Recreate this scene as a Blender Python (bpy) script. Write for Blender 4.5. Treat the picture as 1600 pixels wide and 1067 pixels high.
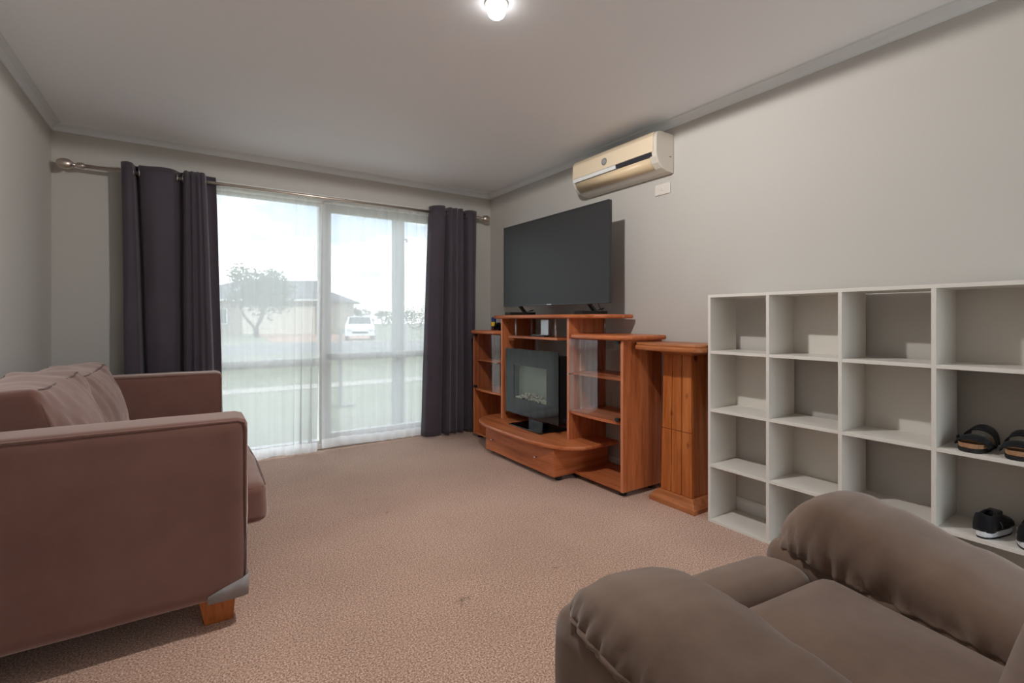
import bpy, bmesh, math, random
from math import sin, cos, pi, radians, sqrt, exp
from mathutils import Vector, Matrix, noise

random.seed(7)
for o in list(bpy.data.objects):
    bpy.data.objects.remove(o, do_unlink=True)
SC = bpy.context.scene
COL = SC.collection

# ------------------------------------------------------------------ camera
EYE = 1.0833
FPX = 758.29
YAW = radians(33.40)
cam_d = bpy.data.cameras.new('camera')
cam_d.sensor_width = 36.0
cam_d.sensor_fit = 'HORIZONTAL'
cam_d.lens = 36.0 * FPX / 1600.0
cam_d.shift_y = -34.5 / 1600.0
cam_d.clip_start = 0.02
cam_d.clip_end = 500
cam = bpy.data.objects.new('camera', cam_d)
cam.location = (0, 0, EYE)
cam.rotation_euler = (radians(90), 0, -YAW)
COL.objects.link(cam)
SC.camera = cam

# ------------------------------------------------------------------ view
SC.view_settings.view_transform = 'Standard'
SC.view_settings.look = 'None'
SC.view_settings.gamma = 1.0
SC.view_settings.use_curve_mapping = False
SC.view_settings.exposure = 0.92
BULB_STRENGTH = 5.0      # the glowing globe itself
LAMP_WATTS = 56.0          # the light it throws down into the room

# ------------------------------------------------------------------ world: bright overcast sky
wd = bpy.data.worlds.new('sky')
SC.world = wd
wd.use_nodes = True
nt = wd.node_tree
nt.nodes.clear()
wo = nt.nodes.new('ShaderNodeOutputWorld')
bg = nt.nodes.new('ShaderNodeBackground')
tc = nt.nodes.new('ShaderNodeTexCoord')
mp = nt.nodes.new('ShaderNodeMapping')
mp.inputs['Scale'].default_value = (1.6, 1.6, 7.0)
nz = nt.nodes.new('ShaderNodeTexNoise')
nz.inputs['Scale'].default_value = 2.2
nz.inputs['Detail'].default_value = 6
nz.inputs['Roughness'].default_value = 0.55
cr = nt.nodes.new('ShaderNodeValToRGB')
cr.color_ramp.elements[0].position = 0.42
cr.color_ramp.elements[0].color = (0.34, 0.43, 0.52, 1)
cr.color_ramp.elements[1].position = 0.64
cr.color_ramp.elements[1].color = (1.0, 0.985, 0.96, 1)
nt.links.new(tc.outputs['Generated'], mp.inputs['Vector'])
nt.links.new(mp.outputs['Vector'], nz.inputs['Vector'])
nt.links.new(nz.outputs['Fac'], cr.inputs['Fac'])
nt.links.new(cr.outputs['Color'], bg.inputs['Color'])
bg.inputs['Strength'].default_value = 2.9
nt.links.new(bg.outputs['Background'], wo.inputs['Surface'])

# ------------------------------------------------------------------ helpers: geometry
class MB:
    """collects shapes, builds one mesh object"""
    def __init__(self):
        self.bm = bmesh.new()

    def add(self, verts, faces):
        vs = [self.bm.verts.new(v) for v in verts]
        for f in faces:
            try:
                self.bm.faces.new([vs[i] for i in f])
            except ValueError:
                pass
        return self

    def box(self, x0, x1, y0, y1, z0, z1):
        v = [(x0, y0, z0), (x1, y0, z0), (x1, y1, z0), (x0, y1, z0),
             (x0, y0, z1), (x1, y0, z1), (x1, y1, z1), (x0, y1, z1)]
        return self.add(v, [(0, 3, 2, 1), (4, 5, 6, 7), (0, 1, 5, 4), (1, 2, 6, 5), (2, 3, 7, 6), (3, 0, 4, 7)])

    def prism(self, out, z0, z1, axis='z'):
        n = len(out)
        if axis == 'z':
            v = [(a, b, z0) for a, b in out] + [(a, b, z1) for a, b in out]
        elif axis == 'y':
            v = [(a, z0, b) for a, b in out] + [(a, z1, b) for a, b in out]
        else:
            v = [(z0, a, b) for a, b in out] + [(z1, a, b) for a, b in out]
        f = [tuple(range(n))[::-1], tuple(range(n, 2 * n))]
        f += [(i, (i + 1) % n, n + (i + 1) % n, n + i) for i in range(n)]
        return self.add(v, f)

    def loft(self, rings, closed=True, caps=True):
        n = len(rings[0])
        v = [p for r in rings for p in r]
        f = []
        m = n if closed else n - 1
        for k in range(len(rings) - 1):
            for i in range(m):
                j = (i + 1) % n
                f.append((k * n + i, k * n + j, (k + 1) * n + j, (k + 1) * n + i))
        if caps and closed:
            f.append(tuple(range(n))[::-1])
            f.append(tuple(range((len(rings) - 1) * n, len(rings) * n)))
        return self.add(v, f)

    def tube(self, pts, r, n=10, closed=False):
        pts = [Vector(p) for p in pts]
        rings = []
        up = Vector((0, 0, 1))
        N = len(pts)
        for i, p in enumerate(pts):
            if closed:
                t = (pts[(i + 1) % N] - pts[i - 1])
            else:
                t = pts[min(i + 1, N - 1)] - pts[max(i - 1, 0)]
            t.normalize()
            a = t.cross(up)
            if a.length < 1e-4:
                a = t.cross(Vector((1, 0, 0)))
            a.normalize()
            b = t.cross(a)
            rr = r[i] if isinstance(r, (list, tuple)) else r
            rings.append([p + rr * (cos(2 * pi * k / n) * a + sin(2 * pi * k / n) * b) for k in range(n)])
        if closed:
            rings.append(rings[0])
        return self.loft(rings, True, not closed)

    def lathe(self, prof, c=(0, 0, 0), axis='z', n=24):
        c = Vector(c)
        rings = []
        for r, h in prof:
            ring = []
            for k in range(n):
                a = 2 * pi * k / n
                if axis == 'z':
                    q = Vector((r * cos(a), r * sin(a), h))
                elif axis == 'x':
                    q = Vector((h, r * cos(a), r * sin(a)))
                else:
                    q = Vector((r * cos(a), h, r * sin(a)))
                ring.append(c + q)
            rings.append(ring)
        return self.loft(rings)

    def rbox(self, sx, sy, sz, r, n=16, puff=(0, 0, 0), wob=0.0, wscale=6.0, seed=0.0, c=(0, 0, 0), fn=None):
        """soft cushion: box with rounded edges, bulging faces and gentle wobble"""
        tmp = bmesh.new()
        bmesh.ops.create_cube(tmp, size=2.0)
        bmesh.ops.subdivide_edges(tmp, edges=tmp.edges[:], cuts=n, use_grid_fill=True)
        hx, hy, hz = sx / 2, sy / 2, sz / 2
        c = Vector(c)
        idx = {}
        vs = []
        for v in tmp.verts:
            # denser sampling near the edges
            q = Vector([math.copysign(abs(a) ** 0.75, a) if abs(a) < 1 else a for a in v.co])
            p = Vector((q.x * hx, q.y * hy, q.z * hz))
            inn = Vector((max(-hx + r, min(hx - r, p.x)), max(-hy + r, min(hy - r, p.y)), max(-hz + r, min(hz - r, p.z))))
            d = p - inn
            if d.length > 1e-9:
                p = inn + d.normalized() * min(r, r)
            ux, uy, uz = p.x / hx, p.y / hy, p.z / hz
            p.x += puff[0] * ux * (1 - min(1, uy * uy)) * (1 - min(1, uz * uz))
            p.y += puff[1] * uy * (1 - min(1, ux * ux)) * (1 - min(1, uz * uz))
            p.z += puff[2] * uz * (1 - min(1, ux * ux)) * (1 - min(1, uy * uy))
            if wob:
                nn = noise.noise_vector(p * wscale + Vector((seed, seed * 1.7, seed * 0.3)))
                p += nn * wob
            if fn:
                p = fn(p, (ux, uy, uz))
            idx[v.index] = len(vs)
            vs.append(c + p)
        fs = [[idx[v.index] for v in f.verts] for f in tmp.faces]
        tmp.free()
        return self.add(vs, fs)


MATS = {}


def build(mb, name, mat, parent=None, smooth=False, bevel=0.0, world=True, bev_seg=2, sub=0):
    """link what mb holds as one mesh object"""
    bm = mb.bm
    bmesh.ops.remove_doubles(bm, verts=bm.verts[:], dist=1e-6)
    bmesh.ops.recalc_face_normals(bm, faces=bm.faces[:])
    me = bpy.data.meshes.new(name)
    off = Vector((0, 0, 0))
    if parent is not None and world:
        q = parent
        while q is not None:
            off += Vector(q.location)
            q = q.parent
        bm.transform(Matrix.Translation(-off))
    bm.to_mesh(me)
    bm.free()
    if smooth:
        me.polygons.foreach_set('use_smooth', [True] * len(me.polygons))
    o = bpy.data.objects.new(name, me)
    COL.objects.link(o)
    me.materials.append(MATS[mat])
    if parent is not None:
        o.parent = parent
    if bevel:
        b = o.modifiers.new('bevel', 'BEVEL')
        b.width = bevel
        b.segments = bev_seg
        b.limit_method = 'ANGLE'
    if sub:
        s = o.modifiers.new('sub', 'SUBSURF')
        s.levels = s.render_levels = sub
    return o


def tag(o, label, cat, group=None):
    o['label'] = label
    o['category'] = cat
    if group:
        o['group'] = group
    return o


def thing(name, label, cat, loc=(0, 0, 0), rotz=0.0, group=None):
    o = bpy.data.objects.new(name, None)
    o.empty_display_size = 0.1
    COL.objects.link(o)
    o.location = loc
    o.rotation_euler = (0, 0, rotz)
    return tag(o, label, cat, group)


def struct(o):
    o['kind'] = 'structure'
    return o


def bx(name, mat, parent, *b, bevel=0.0015, world=True):
    return build(MB().box(*b), name, mat, parent, bevel=bevel, world=world)


def dup(o, parent=None, loc=None):
    c = o.copy()
    COL.objects.link(c)
    c.parent = parent
    if loc is not None:
        c.location = loc
    for ch in list(o.children):
        dup(ch, c)
    return c


def catmull(pts, n):
    """smooth path through pts, n samples a span"""
    P = [Vector(p) for p in pts]
    out = []
    for i in range(len(P) - 1):
        p0 = P[max(i - 1, 0)]; p1 = P[i]; p2 = P[i + 1]; p3 = P[min(i + 2, len(P) - 1)]
        for k in range(n):
            t = k / n
            out.append(0.5 * ((2 * p1) + (p2 - p0) * t + (2 * p0 - 5 * p1 + 4 * p2 - p3) * t * t + (3 * p1 - p0 - 3 * p2 + p3) * t ** 3))
    out.append(P[-1])
    return out


# ------------------------------------------------------------------ helpers: materials
def srgb(r, g, b):
    f = lambda c: (c / 255 / 12.92) if c / 255 <= 0.04045 else ((c / 255 + 0.055) / 1.055) ** 2.4
    return (f(r), f(g), f(b), 1)


class NT:
    def __init__(self, name):
        self.m = bpy.data.materials.new(name)
        self.m.use_nodes = True
        self.t = self.m.node_tree
        self.b = self.t.nodes['Principled BSDF']
        self.out = self.t.nodes['Material Output']
        MATS[name] = self.m

    def n(self, typ, **kw):
        nd = self.t.nodes.new(typ)
        for k, v in kw.items():
            if k in nd.inputs:
                nd.inputs[k].default_value = v
            else:
                setattr(nd, k, v)
        return nd

    def l(self, a, b):
        self.t.links.new(a, b)

    def coords(self, scale=(1, 1, 1)):
        c = self.n('ShaderNodeTexCoord')
        m = self.n('ShaderNodeMapping')
        m.inputs['Scale'].default_value = scale
        self.l(c.outputs['Object'], m.inputs['Vector'])
        return m.outputs['Vector']

    def noise(self, vec, scale, detail=3, rough=0.5):
        x = self.n('ShaderNodeTexNoise')
        x.inputs['Scale'].default_value = scale
        x.inputs['Detail'].default_value = detail
        x.inputs['Roughness'].default_value = rough
        self.l(vec, x.inputs['Vector'])
        return x.outputs['Fac']

    def ramp(self, fac, stops):
        r = self.n('ShaderNodeValToRGB')
        e = r.color_ramp.elements
        while len(e) < len(stops):
            e.new(0.5)
        for i, (p, c) in enumerate(stops):
            e[i].position = p
            e[i].color = c
        self.l(fac, r.inputs['Fac'])
        return r.outputs['Color']

    def bump(self, h, strength, dist):
        b = self.n('ShaderNodeBump')
        b.inputs['Strength'].default_value = strength
        b.inputs['Distance'].default_value = dist
        self.l(h, b.inputs['Height'])
        self.l(b.outputs['Normal'], self.b.inputs['Normal'])


def plain(name, col, rough=0.5, metal=0.0, spec=0.5, sheen=0.0):
    x = NT(name)
    x.b.inputs['Base Color'].default_value = col
    x.b.inputs['Roughness'].default_value = rough
    x.b.inputs['Metallic'].default_value = metal
    x.b.inputs['Specular IOR Level'].default_value = spec
    if sheen:
        x.b.inputs['Sheen Weight'].default_value = sheen
        x.b.inputs['Sheen Roughness'].default_value = 0.5
    return x


def painted(name, col, var=0.03, rough=0.7, bump=0.05):
    x = plain(name, col, rough, spec=0.3)
    v = x.coords()
    f = x.noise(v, 1.3, 4)
    a = tuple(c * (1 - var) for c in col[:3]) + (1,)
    b = tuple(min(1, c * (1 + var)) for c in col[:3]) + (1,)
    x.l(x.ramp(f, [(0.3, a), (0.7, b)]), x.b.inputs['Base Color'])
    x.bump(x.noise(v, 260, 2), bump, 0.001)
    return x


def wood(name, dark, mid, light, grain, rough=0.35, knots=False):
    """grain runs along the axis given ('x','y','z')"""
    x = plain(name, mid, rough, spec=0.4)
    s = {'x': (1.2, 16, 16), 'y': (16, 1.2, 16), 'z': (16, 16, 1.2)}[grain]
    v = x.coords(s)
    f1 = x.noise(v, 1.6, 6, 0.6)
    col = x.ramp(f1, [(0.28, dark), (0.5, mid), (0.75, light)])
    v2 = x.coords(tuple(a * 5 for a in s))
    f2 = x.noise(v2, 2.0, 3, 0.6)
    mx = x.n('ShaderNodeMix', data_type='RGBA', blend_type='MULTIPLY')
    mx.inputs[0].default_value = 0.35
    x.l(col, mx.inputs[6])
    x.l(x.ramp(f2, [(0.35, (0.55, 0.5, 0.45, 1)), (0.6, (1, 1, 1, 1))]), mx.inputs[7])
    res = mx.outputs[2]
    if knots:
        v3 = x.coords((7, 7, 4.2))
        vo = x.n('ShaderNodeTexVoronoi')
        vo.inputs['Scale'].default_value = 1.0
        x.l(v3, vo.inputs['Vector'])
        kr = x.ramp(vo.outputs['Distance'], [(0.07, (0.16, 0.07, 0.03, 1)), (0.13, (1, 1, 1, 1))])
        m2 = x.n('ShaderNodeMix', data_type='RGBA', blend_type='MULTIPLY')
        m2.inputs[0].default_value = 0.9
        x.l(res, m2.inputs[6])
        x.l(kr, m2.inputs[7])
        res = m2.outputs[2]
    x.l(res, x.b.inputs['Base Color'])
    x.bump(f2, 0.05, 0.001)
    return x


def fabric(name, c0, c1, scale=4.0, weave=500, sheen=0.3, rough=0.9, bump=0.25):
    x = plain(name, c0, rough, spec=0.15, sheen=sheen)
    v = x.coords()
    f = x.noise(v, scale, 5, 0.6)
    x.l(x.ramp(f, [(0.3, c0), (0.7, c1)]), x.b.inputs['Base Color'])
    x.bump(x.noise(v, weave, 2), bump, 0.0008)
    return x


def thin_glass(name, tint=(1, 1, 1, 1), refl=0.04, rough=0.0):
    x = NT(name)
    x.t.nodes.remove(x.b)
    tr = x.n('ShaderNodeBsdfTransparent')
    tr.inputs['Color'].default_value = tint
    gl = x.n('ShaderNodeBsdfGlossy')
    gl.inputs['Roughness'].default_value = rough
    lw = x.n('ShaderNodeLayerWeight')
    pw = x.n('ShaderNodeMath', operation='POWER'); pw.inputs[1].default_value = 5.0
    x.l(lw.outputs['Facing'], pw.inputs[0])
    fr = x.n('ShaderNodeMath', operation='MULTIPLY_ADD'); fr.inputs[1].default_value = 1 - refl; fr.inputs[2].default_value = refl
    x.l(pw.outputs[0], fr.inputs[0])
    mx = x.n('ShaderNodeMixShader')
    x.l(fr.outputs[0], mx.inputs['Fac'])
    x.l(tr.outputs['BSDF'], mx.inputs[1])
    x.l(gl.outputs['BSDF'], mx.inputs[2])
    x.l(mx.outputs['Shader'], x.out.inputs['Surface'])
    return x


painted('wall_paint', srgb(196, 192, 186), 0.012)
painted('ceiling_paint', srgb(247, 249, 252), 0.008)
painted('cornice_paint', srgb(228, 231, 232), 0.006)
painted('white_trim', srgb(225, 224, 220), 0.01, 0.4)
painted('white_melamine', srgb(224, 219, 211), 0.012, 0.35, 0.02)
painted('frame_white', srgb(232, 232, 230), 0.01, 0.35, 0.02)

# carpet: speckled loop pile with worn patches and a few old marks
cp = plain('carpet', srgb(150, 112, 96), 0.95, spec=0.1, sheen=0.25)
v = cp.coords()
big = cp.noise(v, 0.9, 4, 0.6)
fine = cp.noise(v, 165, 4, 0.8)
cA = cp.ramp(fine, [(0.36, srgb(108, 75, 61)), (0.5, srgb(188, 151, 131)), (0.62, srgb(240, 214, 198))])
cB = cp.ramp(big, [(0.35, (0.84, 0.82, 0.80, 1)), (0.65, (1.04, 1.03, 1.02, 1))])
mx = cp.n('ShaderNodeMix', data_type='RGBA', blend_type='MULTIPLY')
mx.inputs[0].default_value = 1.0
cp.l(cA, mx.inputs[6]); cp.l(cB, mx.inputs[7])
res = mx.outputs[2]
for (sx, sy, rad, dk) in ((0.869, 1.668, 0.050, 0.42), (1.324, 1.663, 0.026, 0.5), (0.916, 2.665, 0.040, 0.6), (0.876, 2.912, 0.020, 0.55), (0.645, 1.325, 0.016, 0.15), (1.11, 3.403, 0.012, 0.25), (0.634, 3.309, 0.012, 0.3)):
    ds = cp.n('ShaderNodeVectorMath', operation='DISTANCE')
    cp.l(v, ds.inputs[0])
    ds.inputs[1].default_value = (sx, sy, 0)
    ad = cp.n('ShaderNodeMath', operation='MULTIPLY_ADD')
    nn = cp.noise(v, 45, 2)
    cp.l(nn, ad.inputs[0]); ad.inputs[1].default_value = rad * 2.2; cp.l(ds.outputs['Value'], ad.inputs[2])
    rr = cp.n('ShaderNodeMapRange')
    rr.inputs['From Min'].default_value = rad * 0.9
    rr.inputs['From Max'].default_value = rad * 1.7
    rr.inputs['To Min'].default_value = dk
    rr.inputs['To Max'].default_value = 1.0
    cp.l(ad.outputs[0], rr.inputs['Value'])
    m2 = cp.n('ShaderNodeMix', data_type='RGBA', blend_type='MULTIPLY')
    m2.inputs[0].default_value = 1.0
    cp.l(res, m2.inputs[6]); cp.l(rr.outputs['Result'], m2.inputs[7])
    res = m2.outputs[2]
cp.l(res, cp.b.inputs['Base Color'])
cp.bump(cp.noise(v, 240, 3, 0.7), 0.5, 0.003)

fabric('sofa_fabric', srgb(110, 76, 67), srgb(126, 91, 81), 3.0, 600, 0.95)
MATS['sofa_fabric'].node_tree.nodes['Principled BSDF'].inputs['Sheen Tint'].default_value = (0.97, 0.80, 0.74, 1)
fabric('chair_suede', srgb(102, 82, 69), srgb(124, 102, 88), 5.0, 420, 0.35)
fabric('piping_dark', srgb(96, 70, 64), srgb(104, 78, 70), 5.0, 500, 0.2)
fabric('curtain_fabric', srgb(70, 63, 72), srgb(80, 72, 81), 2.0, 900, 0.25, 0.6, 0.1)
plain('guard_plastic', srgb(150, 146, 146), 0.35)
C_D, C_M, C_L = srgb(158, 84, 46), srgb(194, 112, 68), srgb(212, 132, 86)
wood('cherry_z', C_D, C_M, C_L, 'z')
wood('cherry_y', C_D, C_M, C_L, 'y')
wood('cherry_x', C_D, C_M, C_L, 'x')
plain('cherry_edge', srgb(208, 130, 92), 0.3)
wood('pine_z', srgb(150, 78, 32), srgb(190, 108, 52), srgb(212, 134, 72), 'z', 0.4, True)
wood('pine_y', srgb(140, 78, 42), srgb(176, 106, 62), srgb(200, 132, 86), 'y', 0.4)
wood('leg_wood', srgb(160, 86, 40), srgb(190, 112, 58), srgb(205, 128, 70), 'z', 0.35)
plain('chrome', srgb(205, 203, 200), 0.22, 1.0)
plain('rod_nickel', srgb(214, 203, 192), 0.36, 1.0)
plain('silver_paint', srgb(196, 197, 200), 0.35, 0.6)
plain('black_plastic', srgb(20, 20, 22), 0.4)
plain('black_gloss', srgb(10, 10, 12), 0.06)
plain('black_matt', srgb(16, 16, 17), 0.75)
plain('tv_screen', srgb(52, 52, 53), 0.42, spec=0.35)
plain('tv_bezel', srgb(46, 46, 48), 0.35)
plain('ac_cream', srgb(228, 210, 182), 0.45)
plain('ac_louver', srgb(224, 200, 164), 0.4)
plain('ac_side', srgb(214, 206, 194), 0.45)
plain('ac_dark', srgb(50, 48, 54), 0.3)
plain('plate_cream', srgb(222, 214, 206), 0.4)
thin_glass('window_glass', (0.98, 0.99, 0.985, 1), 0.012)
thin_glass('door_glass', (0.96, 0.97, 0.96, 1), 0.15)
thin_glass('clear_glass', (0.86, 0.88, 0.86, 1), 0.035)
fabric('pebble', srgb(170, 160, 150), srgb(226, 218, 208), 40, 300, 0.0)
plain('firebox_back', srgb(150, 156, 148), 0.5)
plain('bottle_blue', srgb(26, 50, 120), 0.35)
plain('bottle_navy', srgb(28, 30, 46), 0.4)
plain('bottle_yellow', srgb(238, 196, 36), 0.4)
plain('bottle_red', srgb(110, 30, 30), 0.5)
fabric('cork', srgb(150, 110, 80), srgb(190, 150, 116), 60, 300, 0.0)
fabric('strap_black', srgb(22, 22, 26), srgb(30, 30, 34), 10, 600, 0.1, 0.6)
plain('rubber_black', srgb(18, 18, 19), 0.7)
plain('sole_white', srgb(220, 220, 224), 0.5)

# sheer voile: fine thread that lets most of the view through and scatters the rest
sh = NT('sheer_voile')
sh.t.nodes.remove(sh.b)
tr = sh.n('ShaderNodeBsdfTransparent')
tl = sh.n('ShaderNodeBsdfTranslucent'); tl.inputs['Color'].default_value = (0.52, 0.53, 0.535, 1)
df = sh.n('ShaderNodeBsdfDiffuse'); df.inputs['Color'].default_value = (0.9, 0.9, 0.9, 1)
m1 = sh.n('ShaderNodeMixShader'); m1.inputs['Fac'].default_value = 0.35
m2 = sh.n('ShaderNodeMixShader')
sv = sh.coords((260, 1, 1.5))
sn = sh.noise(sv, 1.0, 2)
mr = sh.n('ShaderNodeMapRange')
mr.inputs['To Min'].default_value = 0.70; mr.inputs['To Max'].default_value = 0.80
sh.l(sn, mr.inputs['Value'])
# seen at a slant the weave closes up
lw = sh.n('ShaderNodeLayerWeight')
pw = sh.n('ShaderNodeMath', operation='POWER'); pw.inputs[1].default_value = 1.6
sh.l(lw.outputs['Facing'], pw.inputs[0])
cl_ = sh.n('ShaderNodeMapRange'); cl_.inputs['To Max'].default_value = 0.98
sh.l(pw.outputs[0], cl_.inputs['Value']); sh.l(mr.outputs['Result'], cl_.inputs['To Min'])
sh.l(tl.outputs['BSDF'], m1.inputs[1]); sh.l(df.outputs['BSDF'], m1.inputs[2])
sh.l(cl_.outputs['Result'], m2.inputs['Fac'])
sh.l(tr.outputs['BSDF'], m2.inputs[1]); sh.l(m1.outputs['Shader'], m2.inputs[2])
sh.l(m2.outputs['Shader'], sh.out.inputs['Surface'])
sd = NT('sheer_hem')
sd.t.nodes.remove(sd.b)
tl = sd.n('ShaderNodeBsdfTranslucent'); tl.inputs['Color'].default_value = (0.93, 0.935, 0.94, 1)
df = sd.n('ShaderNodeBsdfDiffuse'); df.inputs['Color'].default_value = (0.93, 0.93, 0.93, 1)
tr = sd.n('ShaderNodeBsdfTransparent')
m1 = sd.n('ShaderNodeMixShader'); m1.inputs['Fac'].default_value = 0.4
m2 = sd.n('ShaderNodeMixShader'); m2.inputs['Fac'].default_value = 0.8
sd.l(tl.outputs['BSDF'], m1.inputs[1]); sd.l(df.outputs['BSDF'], m1.inputs[2])
sd.l(tr.outputs['BSDF'], m2.inputs[1]); sd.l(m1.outputs['Shader'], m2.inputs[2])
sd.l(m2.outputs['Shader'], sd.out.inputs['Surface'])

bulbm = NT('bulb_glow')
bulbm.b.inputs['Base Color'].default_value = (1, 1, 1, 1)
bulbm.b.inputs['Emission Color'].default_value = (1.0, 0.975, 0.95, 1)
bulbm.b.inputs['Emission Strength'].default_value = BULB_STRENGTH

# outdoors
fabric('lawn', srgb(120, 124, 106), srgb(148, 151, 134), 0.6, 60, 0.0)
fabric('concrete', srgb(170, 166, 158), srgb(190, 186, 178), 1.0, 90, 0.0)
fabric('bounce_paving', srgb(216, 213, 206), srgb(230, 227, 220), 1.0, 90, 0.0)  # added paving, made pale to bounce daylight up to the ceiling
fabric('asphalt', srgb(120, 120, 122), srgb(136, 136, 138), 1.0, 90, 0.0)
fabric('driveway_paving', srgb(176, 140, 122), srgb(196, 160, 142), 1.0, 60, 0.0)
fabric('house_brick', srgb(150, 140, 130), srgb(172, 160, 148), 3.0, 60, 0.0)
plain('garage_cream', srgb(228, 220, 204), 0.6)
fabric('roof_tile', srgb(104, 104, 112), srgb(120, 120, 128), 2.0, 30, 0.0)
fabric('leaf_green', srgb(50, 66, 44), srgb(84, 98, 66), 2.0, 30, 0.0)
fabric('bark', srgb(84, 74, 64), srgb(108, 96, 84), 4.0, 40, 0.0)
plain('car_white', srgb(236, 238, 242), 0.25)
plain('car_glass', srgb(60, 66, 72), 0.1)
plain('tyre', srgb(24, 24, 24), 0.8)
plain('post_grey', srgb(120, 122, 124), 0.6)
plain('shed_white', srgb(226, 228, 232), 0.5)

# ------------------------------------------------------------------ the room
D = 4.26                    # window wall
XL = -0.759                 # left wall
YB = -1.35                  # near wall
ZC = 2.352                  # ceiling
ZB = 2.310                  # lower edge of the cornice


def xr(y):                  # right wall, a touch out of square
    return 2.543 + 0.0113 * (D - y)


struct(build(MB().prism([(XL - .1, YB - .1), (xr(YB) + .1, YB - .1), (xr(D) + .1, D + .12), (XL - .1, D + .12)], -0.06, 0.0), 'floor', 'carpet'))
struct(build(MB().prism([(XL - .1, YB - .1), (xr(YB) + .1, YB - .1), (xr(D) + .1, D + .12), (XL - .1, D + .12)], ZC, ZC + 0.08), 'ceiling', 'ceiling_paint'))
struct(build(MB().box(XL - .1, XL, YB - .1, D + .12, 0, ZC), 'wall_left', 'wall_paint'))
struct(build(MB().prism([(xr(YB), YB - .1), (xr(YB) + .1, YB - .1), (xr(D) + .1, D + .12), (xr(D), D + .12)], 0, ZC), 'wall_right', 'wall_paint'))
# wall behind the camera, with a glazed door added to let in fill daylight
NX0, NX1, NZ1 = 0.80, 2.15, 2.10
struct(build(MB().box(XL, NX0, YB - .1, YB, 0, ZC).box(NX1, xr(YB), YB - .1, YB, 0, ZC).box(NX0, NX1, YB - .1, YB, NZ1, ZC), 'wall_near', 'wall_paint'))
WX0, WX1, WZ0, WZ1 = 0.06, 1.96, 0.035, 2.075
struct(build(MB().box(XL, WX0, D, D + .12, 0, ZC).box(WX1, xr(D) + .05, D, D + .12, 0, ZC).box(WX0, WX1, D, D + .12, WZ1, ZC).box(WX0, WX1, D, D + .12, 0, WZ0), 'wall_window', 'wall_paint'))
dr = struct(build(MB().box(NX0, NX1, YB - .09, YB - .02, 0.001, .04).box(NX0, NX1, YB - .09, YB - .02, NZ1 - .05, NZ1).box(NX0, NX0 + .05, YB - .09, YB - .02, .04, NZ1 - .05).box(NX1 - .05, NX1, YB - .09, YB - .02, .04, NZ1 - .05).box(1.49, 1.56, YB - .09, YB - .02, .04, NZ1 - .05), 'added_door', 'frame_white', bevel=0.002))
build(MB().box(NX0 + .05, 1.49, YB - .058, YB - .053, .04, NZ1 - .05), 'pane', 'window_glass', dr)
build(MB().box(1.56, NX1 - .05, YB - .058, YB - .053, .04, NZ1 - .05), 'pane', 'window_glass', dr)
build(MB().box(1.505, 1.525, YB - .02, YB + .01, .95, 1.15), 'door_handle', 'chrome', dr, bevel=.003)


def cornice(name, p0, p1, inward, m0, m1):
    """cove cornice from p0 to p1 (on the wall face); m0/m1 = mitre direction along the run"""
    prof = [(0.0, ZB - 0.002), (0.006, ZB - 0.002), (0.0065, ZB + .006), (0.012, ZB + .016), (0.024, ZB + .027), (0.042, ZB + .034), (0.046, ZB + .0345), (0.0465, ZC - .002), (0.054, ZC - .002), (0.054, ZC + .001), (0.0, ZC + .001)]
    p0 = Vector(p0); p1 = Vector(p1); inn = Vector(inward)
    t = (p1 - p0).normalized()
    rings = []
    for p, m in ((p0, m0), (p1, m1)):
        rings.append([(p.x + inn.x * d + t.x * d * m, p.y + inn.y * d + t.y * d * m, z) for d, z in prof])
    return struct(build(MB().loft(rings), name, 'cornice_paint'))


cornice('trim_1', (XL, D), (xr(D), D), (0, -1), 1, -1)
cornice('trim_2', (XL, YB), (XL, D), (1, 0), 1, -1)
cornice('trim_3', (xr(YB), YB), (xr(D), D), (-1, 0), 1, -1)
cornice('trim_4', (XL, YB), (xr(YB), YB), (0, 1), 1, -1)
BBH = 0.085
bbp = [(0, 0), (0.012, 0), (0.012, BBH - .012), (0.006, BBH), (0, BBH)]
struct(build(MB().loft([[(xr(y) - d, y, z) for d, z in bbp] for y in (YB, D)]), 'baseboard_right', 'white_trim'))
struct(build(MB().loft([[(XL + d, y, z) for d, z in bbp] for y in (YB, D)]), 'baseboard_left', 'white_trim'))
struct(build(MB().loft([[(x, D - d, z) for d, z in bbp] for x in (XL + .012, WX0 - .02)]), 'baseboard_window', 'white_trim'))
struct(build(MB().loft([[(x, D - d, z) for d, z in bbp] for x in (WX1 + .02, xr(D) - .012)]), 'baseboard_window_corner', 'white_trim'))
struct(build(MB().loft([[(x, YB + d, z) for d, z in bbp] for x in (XL + .012, NX0)]), 'baseboard_near', 'white_trim'))

# ------------------------------------------------------------------ window: fixed left half, sliding right half
win = struct(build(MB().box(WX0, WX1, D + .005, D + .085, WZ0, WZ0 + .035).box(WX0, WX1, D + .005, D + .085, WZ1 - .035, WZ1)
                   .box(WX0, WX0 + .04, D + .005, D + .085, WZ0 + .035, WZ1 - .035).box(WX1 - .04, WX1, D + .005, D + .085, WZ0 + .035, WZ1 - .035)
                   .box(0.885, 0.945, D + .005, D + .085, WZ0 + .035, WZ1 - .035), 'window_1', 'frame_white', bevel=0.002))
bx('rail', 'frame_white', win, WX0 + .04, 0.885, D + .03, D + .075, 0.695, 0.760)
bx('sash_rail', 'frame_white', win, 0.945, WX1 - .04, D + .02, D + .06, 0.735, 0.795)
bx('sash_stile', 'frame_white', win, 0.945, 0.985, D + .02, D + .06, WZ0 + .035, WZ1 - .035)
bx('sash_stile', 'frame_white', win, WX1 - .085, WX1 - .04, D + .02, D + .06, WZ0 + .035, WZ1 - .035)
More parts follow.
